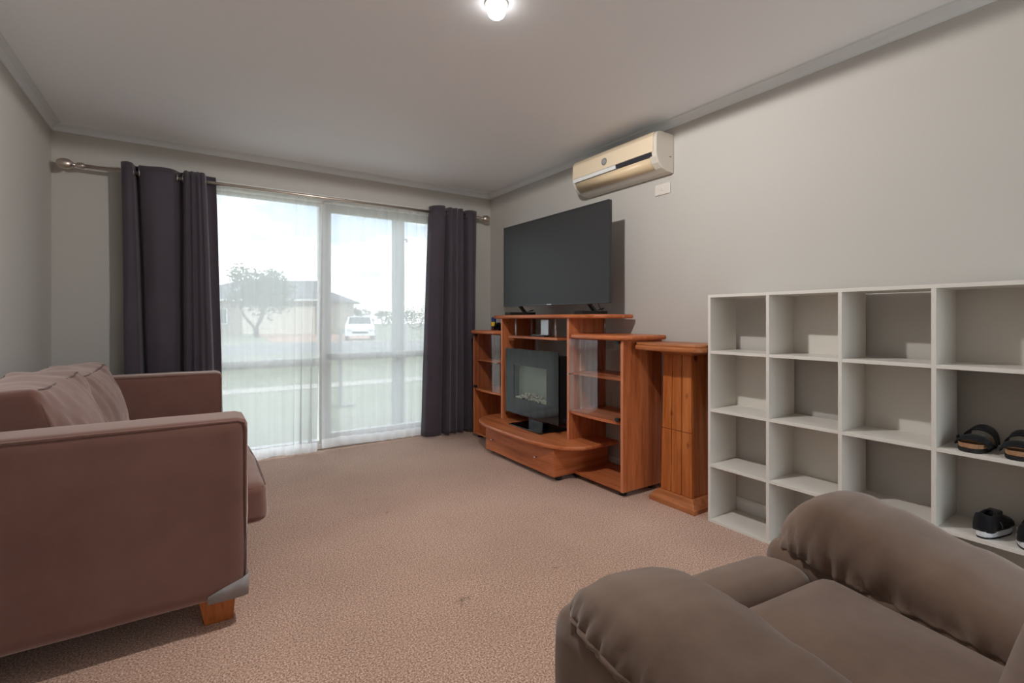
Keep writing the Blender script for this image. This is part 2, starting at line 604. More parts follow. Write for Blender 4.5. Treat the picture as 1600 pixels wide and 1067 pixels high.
bx('sash_top', 'frame_white', win, 0.985, WX1 - .085, D + .02, D + .06, WZ1 - .085, WZ1 - .035)
bx('sash_bottom', 'frame_white', win, 0.985, WX1 - .085, D + .02, D + .06, WZ0 + .035, WZ0 + .085)
bx('pane', 'window_glass', win, WX0 + .04, 0.885, D + .050, D + .055, WZ0 + .035, 0.695, bevel=0)
bx('pane', 'window_glass', win, WX0 + .04, 0.885, D + .050, D + .055, 0.760, WZ1 - .035, bevel=0)
bx('pane', 'window_glass', win, 0.985, WX1 - .085, D + .038, D + .043, WZ0 + .085, 0.735, bevel=0)
bx('pane', 'window_glass', win, 0.985, WX1 - .085, D + .038, D + .043, 0.795, WZ1 - .085, bevel=0)
bx('track', 'frame_white', win, WX0, WX1, D - .012, D + .005, 0.003, 0.040)
bx('architrave', 'white_trim', win, WX0 - .055, WX0, D - .012, D + .004, 0.0, WZ1 + .045)
bx('architrave', 'white_trim', win, WX1, WX1 + .055, D - .012, D + .004, 0.0, WZ1 + .045)
bx('architrave', 'white_trim', win, WX0, WX1, D - .012, D + .004, WZ1 - .005, WZ1 + .045)

# ------------------------------------------------------------------ curtain rod
RY, RZ = 4.150, 2.076
rod = thing('curtain_rod', 'brushed nickel curtain rod with egg shaped finials above the window', 'curtain rod', (0.87, RY, RZ))
build(MB().tube([(-0.585, RY, RZ), (2.335, RY, RZ)], 0.0125, 16), 'pole', 'rod_nickel', rod, smooth=True)
for s, x in ((-1, -0.585), (1, 2.335)):
    build(MB().lathe([(0.0, 0), (.019, 0), (.0195, s * .004), (.0195, s * .03), (.0165, s * .034), (.0, s * .034)], (x, RY, RZ), 'x'), 'collar', 'rod_nickel', rod, smooth=True)
    prof = [(.010, .03), (.008, .042), (.014, .047), (.013, .052)] + [(.034 * sin(pi * k / 14) ** 0.8, .05 + .042 * (1 - cos(pi * k / 14))) for k in range(1, 15)]
    build(MB().lathe([(r, s * h) for r, h in prof], (x, RY, RZ), 'x'), 'finial', 'rod_nickel', rod, smooth=True)
for x in (-0.24, 0.905, 2.29):
    build(MB().tube([(x, D, RZ - .03), (x, D - .02, RZ - .03), (x, RY, RZ - .018)], 0.006, 8).lathe([(0, 0), (.022, 0), (.022, -.008), (0, -.008)], (x, D, RZ - .03), 'y'), 'bracket', 'rod_nickel', rod, smooth=False)

# ------------------------------------------------------------------ dark eyelet curtains
def curtain(name, label, top, bot, z0, z1, grommets, seed):
    t = thing(name, label, 'curtain', ((top[0][0] + top[-1][0]) / 2, RY, z0), group=None)
    A = catmull([(x, y, 0) for x, y in top], 10)
    B = catmull([(x, y, 0) for x, y in bot], 10)
    NZ = 44
    rows = []
    for k in range(NZ + 1):
        s = k / NZ
        z = z1 + (z0 - z1) * s
        e = s ** 0.8
        row = []
        for i, (a, b) in enumerate(zip(A, B)):
            p = a * (1 - e) + b * e
            n = noise.noise(Vector((p.x * 9 + seed, z * 1.3, seed)))
            n2 = noise.noise(Vector((p.x * 25, z * 3.0 + seed, seed)))
            dz = 0.008 * noise.noise(Vector((p.x * 10, seed, 0))) if k == 0 else 0
            row.append(Vector((p.x + 0.006 * n * s, RY + p.y + (0.012 * n + 0.004 * n2) * min(1, s * 3), z + dz)))
        rows.append(row)
    cl = build(MB().loft(rows, closed=False), 'drape', 'curtain_fabric', t, smooth=True)
    so = cl.modifiers.new('thick', 'SOLIDIFY'); so.thickness = 0.0022; so.offset = 0
    # stitched side and bottom hems
    for (x, y, nx, ny) in grommets:
        c = Vector((x, RY + y, RZ))
        d = Vector((nx, ny, 0)).normalized()
        a = Vector((-d.y, d.x, 0)); u = Vector((0, 0, 1))
        pts = [c + 0.025 * (cos(2 * pi * q / 18) * a + sin(2 * pi * q / 18) * u) for q in range(18)]
        build(MB().tube(pts, 0.0052, 8, closed=True), 'eyelet', 'chrome', t, smooth=True)
    return t


curtain('curtain', 'charcoal purple eyelet curtain hanging on the sofa side of the window',
        [(-0.372, .030), (-0.394, -.005), (-0.388, -.045), (-0.358, -.058), (-0.336, -.040), (-0.330, .0), (-0.322, .034), (-0.306, .025), (-0.296, -.015), (-0.24, -.040), (-0.17, -.034), (-0.11, -.022), (-0.088, .010), (-0.07, .032), (-0.052, .016),
         (-0.046, -.035), (-0.034, -.055), (-0.022, -.040), (-0.012, -.038), (-0.002, -.056), (0.012, -.042), (0.022, -.038), (0.034, -.056), (0.046, -.042), (0.058, -.050), (0.074, -.040), (0.080, .0), (0.086, .030), (0.11, .034), (0.146, .026)],
        [(-0.35, .030), (-0.368, -.005), (-0.362, -.05), (-0.325, -.066), (-0.28, -.050), (-0.268, .0), (-0.26, .03), (-0.245, .028), (-0.23, -.010), (-0.18, -.030), (-0.13, -.024), (-0.09, -.012), (-0.07, .015), (-0.055, .03), (-0.045, .016),
         (-0.042, -.035), (-0.022, -.060), (-0.006, -.036), (0.008, -.034), (0.026, -.062), (0.044, -.038), (0.056, -.034), (0.076, -.062), (0.096, -.036), (0.116, -.050), (0.142, -.040), (0.148, .0), (0.154, .028), (0.17, .034), (0.196, .028)],
        0.012, 2.128, [(-0.301, .0, 1, .15), (-0.094, .0, 1, .4), (-0.049, .0, 1, -.2), (0.0795, .0, 1, .1), (-0.331, 0, 1, .1)], 3.1)
curtain('curtain', 'charcoal purple eyelet curtain hanging beside the wooden wall unit',
        [(1.832, .024), (1.838, .0), (1.856, -.034), (1.90, -.052), (1.945, -.060), (1.966, -.045), (1.972, .0), (1.976, .030), (1.988, .034), (1.998, .016), (2.004, -.030), (2.022, -.052), (2.042, -.038), (2.058, -.034), (2.078, -.055), (2.096, -.040), (2.108, -.036), (2.130, -.056), (2.150, -.046),
         (2.158, .0), (2.164, .030), (2.182, .034), (2.196, .010), (2.206, -.030), (2.24, -.050), (2.28, -.044), (2.312, -.020)],
        [(1.752, .024), (1.757, .0), (1.772, -.040), (1.82, -.058), (1.885, -.064), (1.918, -.050), (1.926, .0), (1.930, .030), (1.944, .034), (1.960, .010), (1.968, -.036), (1.990, -.066), (2.018, -.036), (2.038, -.028), (2.060, -.066), (2.086, -.036), (2.104, -.028), (2.126, -.064), (2.150, -.046),
         (2.160, .0), (2.166, .030), (2.184, .034), (2.200, .010), (2.210, -.030), (2.24, -.050), (2.265, -.040), (2.282, -.020)],
        0.016, 2.132, [(1.840, .0, 1, .6), (1.972, .0, 1, 0), (2.000, .0, 1, .1), (2.157, .0, 1, .1), (2.199, .0, 1, .3)], 8.7)

# ------------------------------------------------------------------ sheer curtains
def sheer(name, label, fn, x0, x1, z0, z1, n, nz):
    t = thing(name, label, 'sheer curtain', ((x0 + x1) / 2, 4.21, z0))
    hem = 0.075
    zs = [z1 + (z0 + hem - z1) * k / nz for k in range(nz + 1)]
    rows = [[fn(i / n, (z1 - z) / (z1 - z0), z) for i in range(n + 1)] for z in zs]
    build(MB().loft(rows, closed=False), 'voile', 'sheer_voile', t, smooth=True)
    zs = [z0 + hem * (1 - k / 4) for k in range(5)]
    rows = [[fn(i / n, (z1 - z) / (z1 - z0), z) for i in range(n + 1)] for z in zs]
    build(MB().loft(rows, closed=False), 'hem', 'sheer_hem', t, smooth=True)
    zs = [z1 + 0.055 * (1 - k / 4) for k in range(5)]
    rows = [[fn(i / n, 0, z) for i in range(n + 1)] for z in zs]
    build(MB().loft(rows, closed=False), 'heading', 'sheer_hem', t, smooth=True)
    return t


def sheer_left(u, s, z):
    x0, x1 = 0.135, 0.900
    x1 -= 0.015 * s
    # the leading edge gathers into soft folds that swing out towards the floor
    g = max(0.0, (u - 0.70) / 0.30)
    uu = u if u < 0.70 else 0.70 + 0.30 * (0.60 * g + 0.40 * g * g)
    x = x0 + (x1 - x0) * uu
    x += (0.030 * g * s + 0.004) * sin(g * 19.0) * (g > 0) - 0.045 * g * s
    y = 4.214 - 0.012 * s * min(1, u / .2)
    y += 0.0035 * sin(u * 74 + 1.2 * s) * (0.5 + s) + 0.006 * sin(u * 23 + 1 + s)
    y += g * (0.022 * s + 0.004) * sin(g * 23 + 0.6)
    e = max(0.0, 0.12 - u) / 0.12
    y += 0.010 * e * sin(u * 190)
    y -= 0.025 * s ** 6 * min(1, u / .2)
    return Vector((x, y, z + 0.004 * sin(u * 14) * (s > 0.99)))


def sheer_right(u, s, z):
    x0, x1 = 0.905, 1.870
    x = x0 + (x1 - x0) * u - 0.03 * s * u
    w = 0.35 + 0.65 * u ** 1.5
    ph = 52 * u + 9 * u * u
    x += 0.006 * w * sin(ph * 2 + 0.8)
    y = 4.214 - 0.010 * s + 0.017 * w * sin(ph) * (0.8 + 0.3 * s)
    g = max(0.0, 0.16 - u) / 0.16
    x += -0.02 * g * s
    y -= 0.012 * g * s
    y -= 0.02 * s ** 6 * (1 - 0.6 * u)
    return Vector((x, y, z + 0.020 * s ** 8 * max(0, 0.35 - abs(u - 0.15)) * 2))


sheer('sheer_curtain', 'flat white sheer curtain over the fixed pane nearest the sofa', sheer_left, 0.135, 0.90, 0.010, 2.045, 150, 36)
sheer('sheer_curtain', 'white sheer curtain with close vertical folds over the sliding pane', sheer_right, 0.905, 1.87, 0.018, 2.045, 260, 30)

# ------------------------------------------------------------------ ceiling bulb
LBX, LBY = 1.020, 1.660
lb = thing('light_bulb', 'bare glowing bulb in a white batten holder on the ceiling', 'light bulb', (LBX, LBY, ZC))
build(MB().lathe([(0, 0), (.046, 0), (.046, -.006), (.030, -.012), (.022, -.016), (0, -.016)], (LBX, LBY, ZC)), 'holder', 'frame_white', lb, smooth=False)
prof = [(0.0, -.0162), (.024, -.0162), (.033, -.024)] + [(.036 * sin(pi * k / 16), -.036 + .026 * cos(pi * k / 16)) for k in range(7, 17)]
build(MB().lathe(prof, (LBX, LBY, ZC), n=32), 'globe', 'bulb_glow', lb, smooth=True)
ld = bpy.data.lights.new('bulb_light', 'SPOT')
ld.energy = LAMP_WATTS
ld.color = (1.0, 0.975, 0.95)
ld.shadow_soft_size = 0.03
ld.spot_size = radians(180)
ld.spot_blend = 0.04
lo = bpy.data.objects.new('bulb_light', ld)
lo.location = (0, 0, -.066)
lo.parent = lb
COL.objects.link(lo)

# ------------------------------------------------------------------ cherry wall unit
UB = 2.528                  # back of the unit
UX = 2.175                  # front of the upright panels
wu = thing('wall_unit', 'cherry wood wall unit with glass doors and a bowed drawer plinth', 'wall unit', (2.30, 3.02, 0))


def bow(y0, y1, xe, xm, xb, rc=0.03, n=28):
    """slab outline with a front edge bowed from xe at the ends to xm in the middle"""
    out = [(xb, y0)]
    pts = []
    for k in range(n + 1):
        t = k / n
        q = 2 * t - 1
        pts.append((xm + (xe - xm) * abs(q) ** 2.4, y0 + (y1 - y0) * t))
    # round the two front corners
    a, b = pts[0], pts[-1]
    out += [(a[0] + rc, a[1]), (a[0] + rc * .3, a[1] + rc * .3)]
    out += [p for p in pts if a[1] + rc <= p[1] <= b[1] - rc]
    out += [(b[0] + rc * .3, b[1] - rc * .3), (b[0] + rc, b[1]), (xb, b[1])]
    return out


def panel(y0, y1, x0, x1, z0, z1, name='upright_panel'):
    o = bx(name, 'cherry_z', wu, x0 + .002, x1, y0, y1, z0, z1, bevel=0.001)
    bx('edge_band', 'cherry_edge', o, x0, x0 + .002, y0, y1, z0, z1, bevel=0.0)
    return o


# uprights: two ends, two in the middle
panel(2.080, 2.100, UX, UB, 0.032, 0.955)
panel(3.930, 3.950, UX, UB, 0.032, 0.955)
pr = panel(2.585, 2.605, UX, UB, 0.032, 1.090)
pl = panel(3.448, 3.468, UX, UB, 0.032, 1.090)
for (y, x, z) in ((3.4475, 2.225, 1.055), (3.4475, 2.44, 1.056), (3.4475, 2.215, 0.29)):
    build(MB().lathe([(0, 0), (.006, 0), (.006, -.0015), (0, -.0015)], (x, y, z), 'y', 12), 'cam_cap', 'black_plastic', pl)
for s, (ya, yb) in enumerate(((2.100, 2.585), (3.468, 3.930))):
    bot = bx('bottom_board', 'cherry_y', wu, UX + .004, UB, ya, yb, 0.032, 0.052)
    sh1 = build(MB().prism(bow(ya, yb, UX + .008, UX - .012, UB, .006), 0.436, 0.456), 'bowed_shelf', 'cherry_y', wu, bevel=0.007, bev_seg=3)
    sh2 = bx('shelf', 'cherry_y', wu, UX + .03, UB - .02, ya, yb, 0.702, 0.718)
    # bowed top with a rounded nose
    y0, y1 = (2.038, 2.585) if s == 0 else (3.468, 3.992)
    build(MB().prism(bow(y0, y1, UX - .012, UX - .05, UB + .0, .05), 0.955, 0.985), 'top_board', 'cherry_y', wu, bevel=0.012, bev_seg=3)
    # glass door, slightly bowed
    gy0, gy1 = ya + .006, yb - .004
    rows = []
    for z in (0.460, 0.950):
        rows.append([(UX - .004 - .010 * sin(pi * k / 16), gy0 + (gy1 - gy0) * k / 16, z) for k in range(17)])
    gd = build(MB().loft(rows, closed=False), 'glass_door', 'door_glass', wu, smooth=True)
    hy_ = gy1 - .02 if s == 0 else gy0 + .02
    hg = gy0 + .016 if s == 0 else gy1 - .016
    bx('door_handle', 'chrome', gd, UX - .030, UX - .002, hy_ - .006, hy_ + .006, 0.706, 0.716)
    for z in (0.462, 0.932):
        bx('hinge', 'black_plastic', gd, UX - .012, UX + .012, hg - .016, hg + .016, z, z + .018)
    for fy in (ya + .03, yb - .03):
        for fx in (UX + .05, UB - .05):
            build(MB().lathe([(0, 0), (.022, 0), (.024, .004), (.024, .026), (.018, .032), (0, .032)], (fx, fy, 0), n=16), 'foot', 'black_plastic', wu)
# plinth slab with the big bowed front
build(MB().prism(catmull([(2.46, 2.384, 0), (2.218, 2.384, 0), (2.127, 2.399, 0), (2.029, 2.464, 0), (1.966, 2.60, 0), (1.940, 2.79, 0), (1.935, 3.02, 0), (1.940, 3.25, 0), (1.966, 3.44, 0), (2.029, 3.58, 0), (2.127, 3.645, 0), (2.218, 3.66, 0), (2.46, 3.66, 0)], 5) and
      [(p.x, p.y) for p in catmull([(2.46, 2.384, 0), (2.218, 2.384, 0), (2.127, 2.399, 0), (2.029, 2.464, 0), (1.966, 2.60, 0), (1.940, 2.79, 0), (1.935, 3.02, 0), (1.940, 3.25, 0), (1.966, 3.44, 0), (2.029, 3.58, 0), (2.127, 3.645, 0), (2.218, 3.66, 0), (2.46, 3.66, 0)], 5)],
      0.222, 0.250), 'plinth_top', 'cherry_y', wu, bevel=0.011, bev_seg=3)
# plinth box and drawer
bx('plinth_side', 'cherry_x', wu, 2.018, 2.50, 2.536, 2.554, 0.032, 0.222)
bx('plinth_side', 'cherry_x', wu, 2.018, 2.50, 3.400, 3.418, 0.032, 0.222)
bx('plinth_base', 'cherry_y', wu, 2.018, 2.50, 2.554, 3.400, 0.032, 0.048)
drw = bx('drawer', 'cherry_y', wu, 2.000, 2.018, 2.534, 3.420, 0.034, 0.218)
for y in (2.72, 3.30):
    build(MB().lathe([(.004, 0), (.004, -.012), (.007, -.016), (.0075, -.022), (.004, -.026), (0, -.026)], (2.000, y, 0.130), 'x', 14), 'knob', 'chrome', drw, smooth=True)
for y in (2.57, 3.385):
    build(MB().lathe([(0, 0), (.022, 0), (.024, .004), (.024, .026), (.018, .032), (0, .032)], (2.07, y, 0), n=16), 'foot', 'black_plastic', wu)
# upper bridge
build(MB().prism(bow(2.315, 3.690, 2.225, 2.120, UB, .03), 1.090, 1.118), 'bridge_top', 'cherry_y', wu, bevel=0.011, bev_seg=3)
bx('hanging_shelf', 'cherry_y', wu, 2.20, 2.42, 2.746, 3.392, 0.931, 0.949)
for (x, y, z) in ((2.225, 3.315, 0.949), (2.225, 2.790, 0.949), (2.395, 3.33, 0.949), (2.395, 2.79, 0.949), (2.505, 2.575, 0.985), (2.515, 3.438, 0.25)):
    build(MB().tube([(x, y, z), (x, y, 1.090)], 0.0085 if z < .98 and z > .3 else 0.006, 14), 'chrome_tube', 'silver_paint', wu, smooth=True)

# ------------------------------------------------------------------ television and the two blocks under its feet
for (xf, xb_, y0, y1, lab) in ((2.150, 2.400, 3.280, 3.366, 'flat black riser block under the television foot nearest the curtain'), (2.190, 2.430, 2.468, 2.553, 'flat black riser block under the television foot nearest the air conditioner')):
    tag(bx('riser_block', 'black_matt', None, xf, xb_, y0, y1, 1.1185, 1.142, bevel=0.002), lab, 'block', 'black blocks under the television feet')
tv = thing('television', 'large flat screen television with dark blank screen on the wall unit', 'television', (2.269, 2.9285, 1.1425), radians(1.29))
W2, TZ0, TZ1 = 0.6217, 0.049, 0.7305
build(MB().box(0.006, 0.030, -W2, W2, TZ0, TZ1).box(.03, .055, -W2 * .8, W2 * .8, TZ0 + .03, TZ1 - .25), 'housing', 'tv_bezel', tv, bevel=0.003, world=False)
build(MB().box(-0.001, 0.006, -W2, W2, TZ0, TZ0 + .012).box(-0.001, 0.006, -W2, W2, TZ1 - .006, TZ1).box(-.001, .006, -W2, -W2 + .006, TZ0 + .012, TZ1 - .006).box(-.001, .006, W2 - .006, W2, TZ0 + .012, TZ1 - .006), 'bezel', 'tv_bezel', tv, bevel=0.001, world=False)
build(MB().box(0.002, 0.0055, -W2 + .006, W2 - .006, TZ0 + .012, TZ1 - .006), 'screen', 'tv_screen', tv, world=False)
build(MB().box(-.0022, -.0008, -.028, .028, TZ0 + .003, TZ0 + .009), 'maker_mark', 'silver_paint', tv, world=False)
for y, s in ((0.392, 1), (-0.425, -1)):
    o = MB()
    o.loft([[(a - .011, b - .016, z), (a + .011, b - .016, z), (a + .011, b + .016, z), (a - .011, b + .016, z)] for (a, b, z) in ((0.014, y + .004, TZ0 + .02), (0.016, y + .002, TZ0 - .004), (.046, y - .010, .006), (.050, y - .012, 0.0))])
    o.loft([[(a - .009, b - .012, z), (a + .009, b - .012, z), (a + .009, b + .012, z), (a - .009, b + .012, z)] for (a, b, z) in ((0.030, y - .010, 0.0), (.060, y - .012, .003), (.100, y - .014, .008), (.128, y - .016, .020))])
    build(o, 'foot', 'black_plastic', tv, world=False)
build(MB().tube([(.05, -.46, TZ0 + .04), (.07, -.455, .045), (.09, -.45, .02), (.12, -.445, .0)], .0025, 6), 'power_cable', 'black_plastic', tv, world=False, smooth=True)

# ------------------------------------------------------------------ electric fireplace on its glass foot
fp = thing('electric_fireplace', 'freestanding black glass electric fireplace with pale pebbles on the bowed plinth', 'fireplace', (2.235, 3.03, 0.2505))
bx('base_plate', 'black_gloss', fp, 2.100, 2.365, 2.818, 3.232, 0.2505, 0.259, bevel=0.002)
bx('neck', 'black_gloss', fp, 2.215, 2.270, 2.94, 3.12, 0.259, 0.345, bevel=0.002)
FY0, FY1, FZ0, FZ1, FX = 2.713, 3.412, 0.322, 0.847, 2.187
AY0, AY1, AZ0, AZ1 = 2.855, 3.290, 0.449, 0.717
build(MB().box(FX, FX + .005, FY0, FY1, FZ0, AZ0).box(FX, FX + .005, FY0, FY1, AZ1, FZ1).box(FX, FX + .005, FY0, AY0, AZ0, AZ1).box(FX, FX + .005, AY1, FY1, AZ0, AZ1), 'glass_front', 'black_gloss', fp)
bx('viewing_pane', 'clear_glass', fp, FX + .001, FX + .004, AY0, AY1, AZ0, AZ1, bevel=0)
build(MB().box(FX + .006, FX + .120, FY0 + .03, AY0 - .004, FZ0 + .03, FZ1 - .035).box(FX + .006, FX + .120, AY1 + .004, FY1 - .03, FZ0 + .03, FZ1 - .035)
      .box(FX + .006, FX + .120, AY0 - .004, AY1 + .004, FZ0 + .03, AZ0 - .004).box(FX + .006, FX + .120, AY0 - .004, AY1 + .004, AZ1 + .004, FZ1 - .035).box(FX + .112, FX + .120, AY0 - .004, AY1 + .004, AZ0 - .004, AZ1 + .004), 'housing', 'black_matt', fp)
bx('flame_screen', 'firebox_back', fp, FX + .055, FX + .058, AY0 - .003, AY1 + .003, AZ0 - .003, AZ1 + .003, bevel=0)
pb = MB()
for k in range(150):
    y = random.uniform(AY0 + .012, AY1 - .012)
    hgt = 0.055 * max(0.15, 1 - (abs(y - (AY0 + AY1) / 2) / 0.20) ** 2)
    z = AZ0 - .002 + random.uniform(.003, hgt)
    x = FX + .012 + random.uniform(0, .04)
    r = random.uniform(.006, .011)
    q = Vector((random.random() * 9, random.random() * 9, 0))
    tm = bmesh.new(); bmesh.ops.create_icosphere(tm, subdivisions=1, radius=r)
    vs = [Vector((x, y, z)) + Vector((v.co.x, v.co.y * 1.5, v.co.z)) * (1 + .25 * noise.noise(v.co * 90 + q)) for v in tm.verts]
    pb.add(vs, [[v.index for v in f_.verts] for f_ in tm.faces]); tm.free()
pbo = build(pb, 'pebbles', 'pebble', fp, smooth=True)
pbo['kind'] = 'stuff'
build(MB().tube([(2.31, 2.735, .40), (2.33, 2.70, .375), (2.35, 2.69, .33), (2.42, 2.66, .285), (2.50, 2.65, .26)], .003, 8), 'power_cable', 'black_plastic', fp, smooth=True)

# ------------------------------------------------------------------ bits on the unit
b = thing('spray_bottle', 'small navy bottle with blue cap and yellow label on the wall unit', 'bottle', (2.33, 3.838, 0.9855))
build(MB().lathe([(0, 0), (.021, 0), (.023, .006), (.023, .062), (.017, .075), (.011, .08), (0, .08)], (2.33, 3.838, .9855)), 'body', 'bottle_navy', b, smooth=False)
build(MB().lathe([(0.0, .074), (.020, .074), (.022, .080), (.022, .112), (.019, .119), (0, .119)], (2.33, 3.838, .9855)), 'cap', 'bottle_blue', b)
build(MB().prism([(2.33 + .0245 * cos(a), 3.838 + .0245 * sin(a)) for a in [radians(120 + 14 * k) for k in range(11)]] + [(2.33 + .0234 * cos(a), 3.838 + .0234 * sin(a)) for a in [radians(260 - 14 * k) for k in range(11)]], 1.022, 1.060), 'sticker', 'bottle_yellow', b)
build(MB().lathe([(.0232, .003), (.0242, .004), (.0242, .014), (.0232, .015)], (2.33, 3.838, .9855)), 'band', 'bottle_red', b)
tp = thing('tape_roll', 'small black tape dispenser beside the blue capped bottle', 'tape dispenser', (2.33, 3.762, 0.9855))
build(MB().loft([[(2.335 + dx, 3.762 + rr * cos(2 * pi * k / 24), .9855 + .036 + rr * sin(2 * pi * k / 24)) for k in range(24)] for rr, dx in ((.034, -.012), (.034, .012), (.018, .012), (.018, -.012), (.034, -.012))], caps=False), 'roll', 'black_plastic', tp)
bx('stand', 'black_plastic', tp, 2.318, 2.352, 3.735, 3.79, .9855, .994)
rm = thing('remote_control', 'slim black remote control lying on the small hanging shelf', 'remote control', (2.255, 3.03, 0.9493))
bx('case', 'black_plastic', rm, 2.235, 2.278, 2.945, 3.120, .9493, .962, bevel=0.003)
bx('button_strip', 'silver_paint', rm, 2.243, 2.270, 2.99, 3.105, .962, .9632, bevel=0)
md = thing('modem', 'upright silver grey modem standing on the small hanging shelf', 'modem', (2.36, 3.1, 0.9493))
bx('case', 'silver_paint', md, 2.335, 2.365, 3.02, 3.125, .952, 1.083, bevel=0.004)
bx('stand', 'black_plastic', md, 2.322, 2.378, 3.045, 3.10, .9493, .953)

# ------------------------------------------------------------------ pine cabinet
pc = thing('pine_cabinet', 'narrow orange pine cabinet with flared base between wall unit and white shelves', 'cabinet', (2.42, 1.835, 0))
PB = 2.548


def taper(y0b, y1b, y0t, y1t, x0b, x0t, x1, z0, z1):
    return [[(x0b, y0b, z0), (x1, y0b, z0), (x1, y1b, z0), (x0b, y1b, z0)], [(x0t, y0t, z1), (x1, y0t, z1), (x1, y1t, z1), (x0t, y1t, z1)]]


def base_step(z0, z1, g0, g1, name):
    build(MB().loft(taper(1.722 - g0, 1.948 + g0, 1.722 - g1, 1.948 + g1, 2.352 - g0, 2.352 - g1, PB, z0, z1)), name, 'pine_y', pc, bevel=0.002)


base_step(0.0, 0.026, .046, .046, 'base_board')
base_step(0.026, 0.052, .040, .024, 'base_moulding')
base_step(0.052, 0.070, .024, .006, 'base_cap')
base_step(0.876, 0.900, -.012, .012, 'neck_moulding')
ys = lambda z: (1.724 + .012 * (z - .07) / .8, 1.946 - .012 * (z - .07) / .8)
ins = lambda z: 2.354 + .010 * (z - .07) / .8
build(MB().loft(taper(ys(.07)[0] + .008, ys(.07)[1] - .008, ys(.876)[0] + .008, ys(.876)[1] - .008, ins(.07) + .008, ins(.876) + .008, PB - .01, .07, .876)), 'carcass', 'pine_z', pc)
for (za, zb) in ((0.0705, 0.434), (0.437, 0.8755)):
    dd = MB()
    for k in range(3):
        fr = (k / 3, (k + 1) / 3)
        ring = []
        for z in (za, zb):
            a, c = ys(z)
            g = 0.0022
            ya, yb = a + (c - a) * fr[0] + g, a + (c - a) * fr[1] - g
            ring.append([(ins(z), ya, z), (ins(z) + .0078, ya, z), (ins(z) + .0078, yb, z), (ins(z), yb, z)])
        build(MB().loft(ring), 'plank', 'pine_z', pc, bevel=0.002)
for side in (0, 1):
    for k in range(3):
        ring = []
        for z in (0.0705, .8755):
            x0, x1 = ins(z) + .0085, PB - .002
            xa, xb_ = x0 + (x1 - x0) * k / 3 + .0005, x0 + (x1 - x0) * (k + 1) / 3 - .0005
            y = ys(z)[side]
            yi = y + (.0078 if side == 0 else -.0078)
            ring.append([(xa, y, z), (xb_, y, z), (xb_, yi, z), (xa, yi, z)])
        build(MB().loft(ring), 'side_plank', 'pine_z', pc, bevel=0.0015)
tops = [(PB, 1.606), (2.275, 1.606), (2.245, 1.63), (2.226, 1.72), (2.220, 1.835), (2.226, 1.95), (2.240, 2.04), (2.262, 2.066), (PB, 2.066)]
build(MB().prism(tops, 0.900, 0.930), 'top_board', 'pine_y', pc, bevel=0.010, bev_seg=3)
build(MB().prism([(PB, 1.612)] + [(x + .006, y + (.006 if y < 1.8 else -.006)) for x, y in tops[1:-1]] + [(PB, 2.060)], 0.930, 0.944), 'top_cap', 'pine_y', pc, bevel=0.004)

# ------------------------------------------------------------------ white cube shelves
SX, SB, T = 2.318, 2.556, 0.015
cs = thing('cube_shelves', 'white cube shelving unit of four by four open compartments', 'shelves', (2.43, 0.96, 0))
VY = [1.5925, 1.2765, 0.9630, 0.6480, 0.3330]
SZ = [0.0, 0.294, 0.590, 0.900, 1.200]
for i, y in enumerate(VY):
    bx('side_panel' if i in (0, 4) else 'divider', 'white_melamine', cs, SX, SB, y - T / 2, y + T / 2, T if i in (0, 4) else T, SZ[4], bevel=0.0008)
bx('top_board', 'white_melamine', cs, SX, SB, VY[4] - T / 2, VY[0] + T / 2, SZ[4], SZ[4] + T, bevel=0.0008)
bx('bottom_board', 'white_melamine', cs, SX, SB, VY[4] - T / 2, VY[0] + T / 2, 0, T, bevel=0.0008)
for c in range(4):
    for r_ in range(1, 4):
        bx('shelf', 'white_melamine', cs, SX + .001, SB, VY[c + 1] + T / 2, VY[c] - T / 2, SZ[r_], SZ[r_] + T, bevel=0.0008)
    for r_ in range(4):                       # r_ 0 = bottom row
        if (c + r_) % 2 == 0 if r_ else False:
            bx('back_panel', 'white_melamine', cs, SB - .004, SB, VY[c + 1] + T / 2, VY[c] - T / 2, SZ[r_] + T, SZ[r_ + 1], bevel=0)


# ------------------------------------------------------------------ shoes on the shelves
def foot_outline(Lg, wd, side, n=28):
    """sole outline, toe at -x, heel at +x"""
    pts = []
    for k in range(n):
        a = 2 * pi * k / n
        x = -Lg / 2 * cos(a)
        t = (x + Lg / 2) / Lg                # 0 toe, 1 heel
        w = wd / 2 * (1.0 - 0.26 * t - 0.10 * exp(-((t - .62) / .18) ** 2))
        y = w * math.copysign(abs(sin(a)) ** 0.75, sin(a)) + side * 0.006 * sin(pi * t)
        pts.append((x, y))
    return pts


